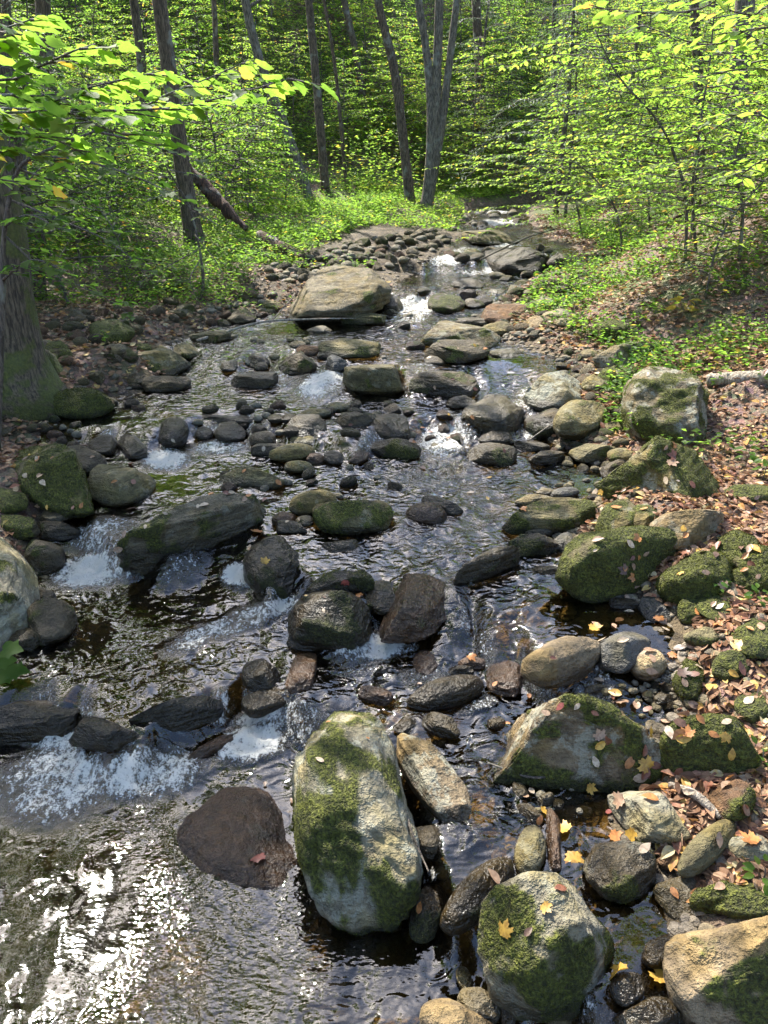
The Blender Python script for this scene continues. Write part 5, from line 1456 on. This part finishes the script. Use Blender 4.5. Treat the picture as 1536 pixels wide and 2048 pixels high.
litter('leaf_litter', 'fallen leaves on the upper right slope', *lr(15000, 3, 8, 24, 3.5), 3, tmpls=L_QUAD, size=(.06, .11))
litter('leaf_litter', 'fallen leaves on the shaded left bank', *ll(8000, 4, 4, 20, 3.0), 4, tmpls=L_QUAD, size=(.06, .11))

def lshore(n, seed):
    r_ = np.random.default_rng(seed); Y = r_.uniform(6, 14.5, n); X = XL(Y) - 0.05 - r_.random(n) ** 1.2 * 3.2
    return X, Y
litter('leaf_litter', 'dull brown leaves strewn along the left shore between stones', *lshore(5000, 8), 8, tmpls=L_DRY[2], size=(.05, .09), tint=(0, .7))
bpy.context.view_layer.update()
dg = bpy.context.evaluated_depsgraph_get()
FT = {}
for nm, tl in (('beech', L_DRY), ('maple', L_DRYM)):
    FT[nm] = []
    for V, F in tl:
        V = V.copy(); V[:, 1] -= 0.45; V[:, 2] *= 0.55
        me = mesh_np('fallen_leaf', V, F.ravel(), 3); me.materials.append(M_FALLO); FT[nm].append(me)
PALETTE = {'yellow': (0.48, 0.29, 0.05), 'orange': (0.40, 0.17, 0.05), 'tan': (0.33, 0.215, 0.135), 'rust': (0.19, 0.075, 0.042), 'pale': (0.44, 0.35, 0.245), 'red': (0.23, 0.06, 0.045), 'brown': (0.12, 0.065, 0.04)}
SKIP = ('leaf', 'young_tree', 'foliage', 'stem', 'branch', 'twig', 'twigs', 'fallen_leaf', 'undergrowth', 'leaf_litter')
n_leaf = 0
def drop_leaf(u, v, col, kind, size):
    global n_leaf
    d = Vector(ray(u, v)).normalized(); o0 = Vector(CAM)
    for hop in range(6):
        ok, loc, nr, idx, ob, M = SC.ray_cast(dg, o0, d)
        if not ok: return
        base = ob.name.split('.')[0]
        if base in SKIP: o0 = loc + d * 0.01; continue
        break
    else: return
    if base in ('boulder', 'stone', 'cobble', 'moss_cushion', 'fallen_log'):
        w = ob['label'].split(); place = 'on the ' + ' '.join(w[:10])
    elif base == 'water': place = 'drifting on the water'
    else: place = None
    P = np.array(loc)
    if place is None or base == 'water' or base == 'cobble':
        bst = min(NAMED, key=lambda q: (q[0] - P[0]) ** 2 + (q[1] - P[1]) ** 2)
        place = ('afloat near the ' if base == 'water' else 'in the litter near the ') + ' '.join(bst[2].split()[:8])
    if nr.z < 0.25 and base != 'ground': return
    o = put('fallen_leaf', FT[kind][int(rng.integers(len(FT[kind])))], None, loc=loc + nr * 0.012, label=f'{col} {kind} leaf {place}', cat='leaf', group='fallen leaves')
    q = nr.to_track_quat('Z', 'Y') if base != 'water' else Vector((0, 0, 1)).to_track_quat('Z', 'Y')
    q = q @ Matrix.Rotation(rng.uniform(0, 6.28), 3, 'Z').to_quaternion() @ Matrix.Rotation(rng.normal() * .18, 3, 'X').to_quaternion()
    o.rotation_mode = 'QUATERNION'; o.rotation_quaternion = q
    o.scale = (size,) * 3
    c = np.array(PALETTE[col]) * rng.uniform(.8, 1.15); o.color = (*c, 1); n_leaf += 1
NAMED = [(o.location.x, o.location.y, o['label']) for o in COL.objects if o.name.split('.')[0] == 'boulder']
HAND = """1012 1858 yellow maple .075|1093 1818 yellow maple .05|985 1755 tan beech .085|1058 1865 brown beech .05|840 1818 orange beech .06|1120 1778 rust beech .07|1125 1660 yellow maple .09|1148 1720 yellow maple .09|1268 1672 yellow maple .08|1217 1627 red beech .05
1183 1575 yellow maple .06|1050 1595 tan beech .06|1062 1585 pale beech .06|1080 1640 orange beech .06|1088 1625 yellow maple .05|1450 1475 yellow maple .06|1265 1468 orange beech .07|1122 1413 red beech .06|1188 1425 rust beech .05|1155 1412 pale beech .05|1095 1428 tan beech .06|1014 1450 orange beech .04
1058 1395 orange beech .06|1240 1950 yellow maple .10|1320 1955 yellow maple .09|1280 2000 tan beech .06|1348 1785 orange beech .06|1470 1765 yellow maple .08|1438 1775 tan beech .07|640 1522 pale beech .06|515 1715 red maple .08|530 1570 tan beech .04|585 1605 tan beech .05|658 1448 orange beech .04|735 1480 orange beech .03
530 1123 yellow maple .07|430 1067 yellow beech .05|330 1028 pale beech .05|290 1055 pale beech .05|495 993 orange beech .06|418 1050 tan beech .03|395 1015 pale beech .05|60 912 yellow beech .05|75 918 pale beech .06|105 918 orange beech .05|215 920 pale beech .06|240 935 pale beech .06|185 915 tan beech .06|345 1360 tan beech .05|305 1350 tan beech .04|395 1370 pale beech .04|310 1310 tan beech .05
647 1222 pale beech .04|612 1193 yellow beech .03|690 1165 red maple .06|715 1190 orange maple .07|720 1180 rust maple .06|648 1195 tan beech .03|840 1370 tan beech .04|943 1318 orange maple .07|990 1370 orange beech .05|1105 1318 rust beech .05|1045 1020 orange maple .07|1190 1022 tan beech .06|1290 1108 tan beech .06|1275 1115 orange beech .05|1325 1125 tan beech .06|1190 1102 pale beech .04|1280 1140 tan maple .05|1362 1148 yellow maple .05
1345 890 orange maple .07|1330 895 tan beech .06|1412 925 pale beech .05|1355 963 pale beech .04|1440 1060 yellow beech .07|1205 1000 orange beech .05|1203 985 yellow maple .06|890 770 orange beech .07|905 760 rust beech .06|870 775 tan beech .06|915 698 tan beech .05|945 835 orange beech .07|897 830 yellow beech .05|700 850 rust beech .06|645 870 tan beech .05|600 1040 tan beech .05|575 1045 pale beech .06
1320 1350 tan maple .07|1345 1310 orange maple .07|1385 1290 pale beech .06|1410 1300 tan beech .07|1440 1250 orange maple .08|1480 1290 yellow maple .09|1500 1260 orange beech .06|1360 1420 rust beech .06|1400 1440 orange beech .07|1330 1445 tan beech .07|1375 1465 orange maple .07|1310 1530 rust beech .08|1290 1545 rust beech .08|1325 1550 orange beech .07|1345 1520 tan beech .07"""
for e in HAND.replace('\n', '|').split('|'):
    f = e.split(); drop_leaf(float(f[0]), float(f[1]), f[2], f[3], float(f[4]) * 0.85)
for k in range(700):
    if n_leaf >= 298: break
    r = rng.random()
    if r < .62: u, v = rng.uniform(1180, 1536), rng.uniform(960, 1700)
    elif r < .8: u, v = rng.uniform(800, 1536), rng.uniform(600, 1000)
    else: u, v = rng.uniform(0, 560), rng.uniform(880, 1100)
    drop_leaf(u, v, ['tan', 'rust', 'orange', 'yellow', 'pale', 'brown'][int(rng.choice(6, p=[.3, .22, .18, .06, .14, .1]))], 'beech' if rng.random() < .85 else 'maple', rng.uniform(.05, .085))
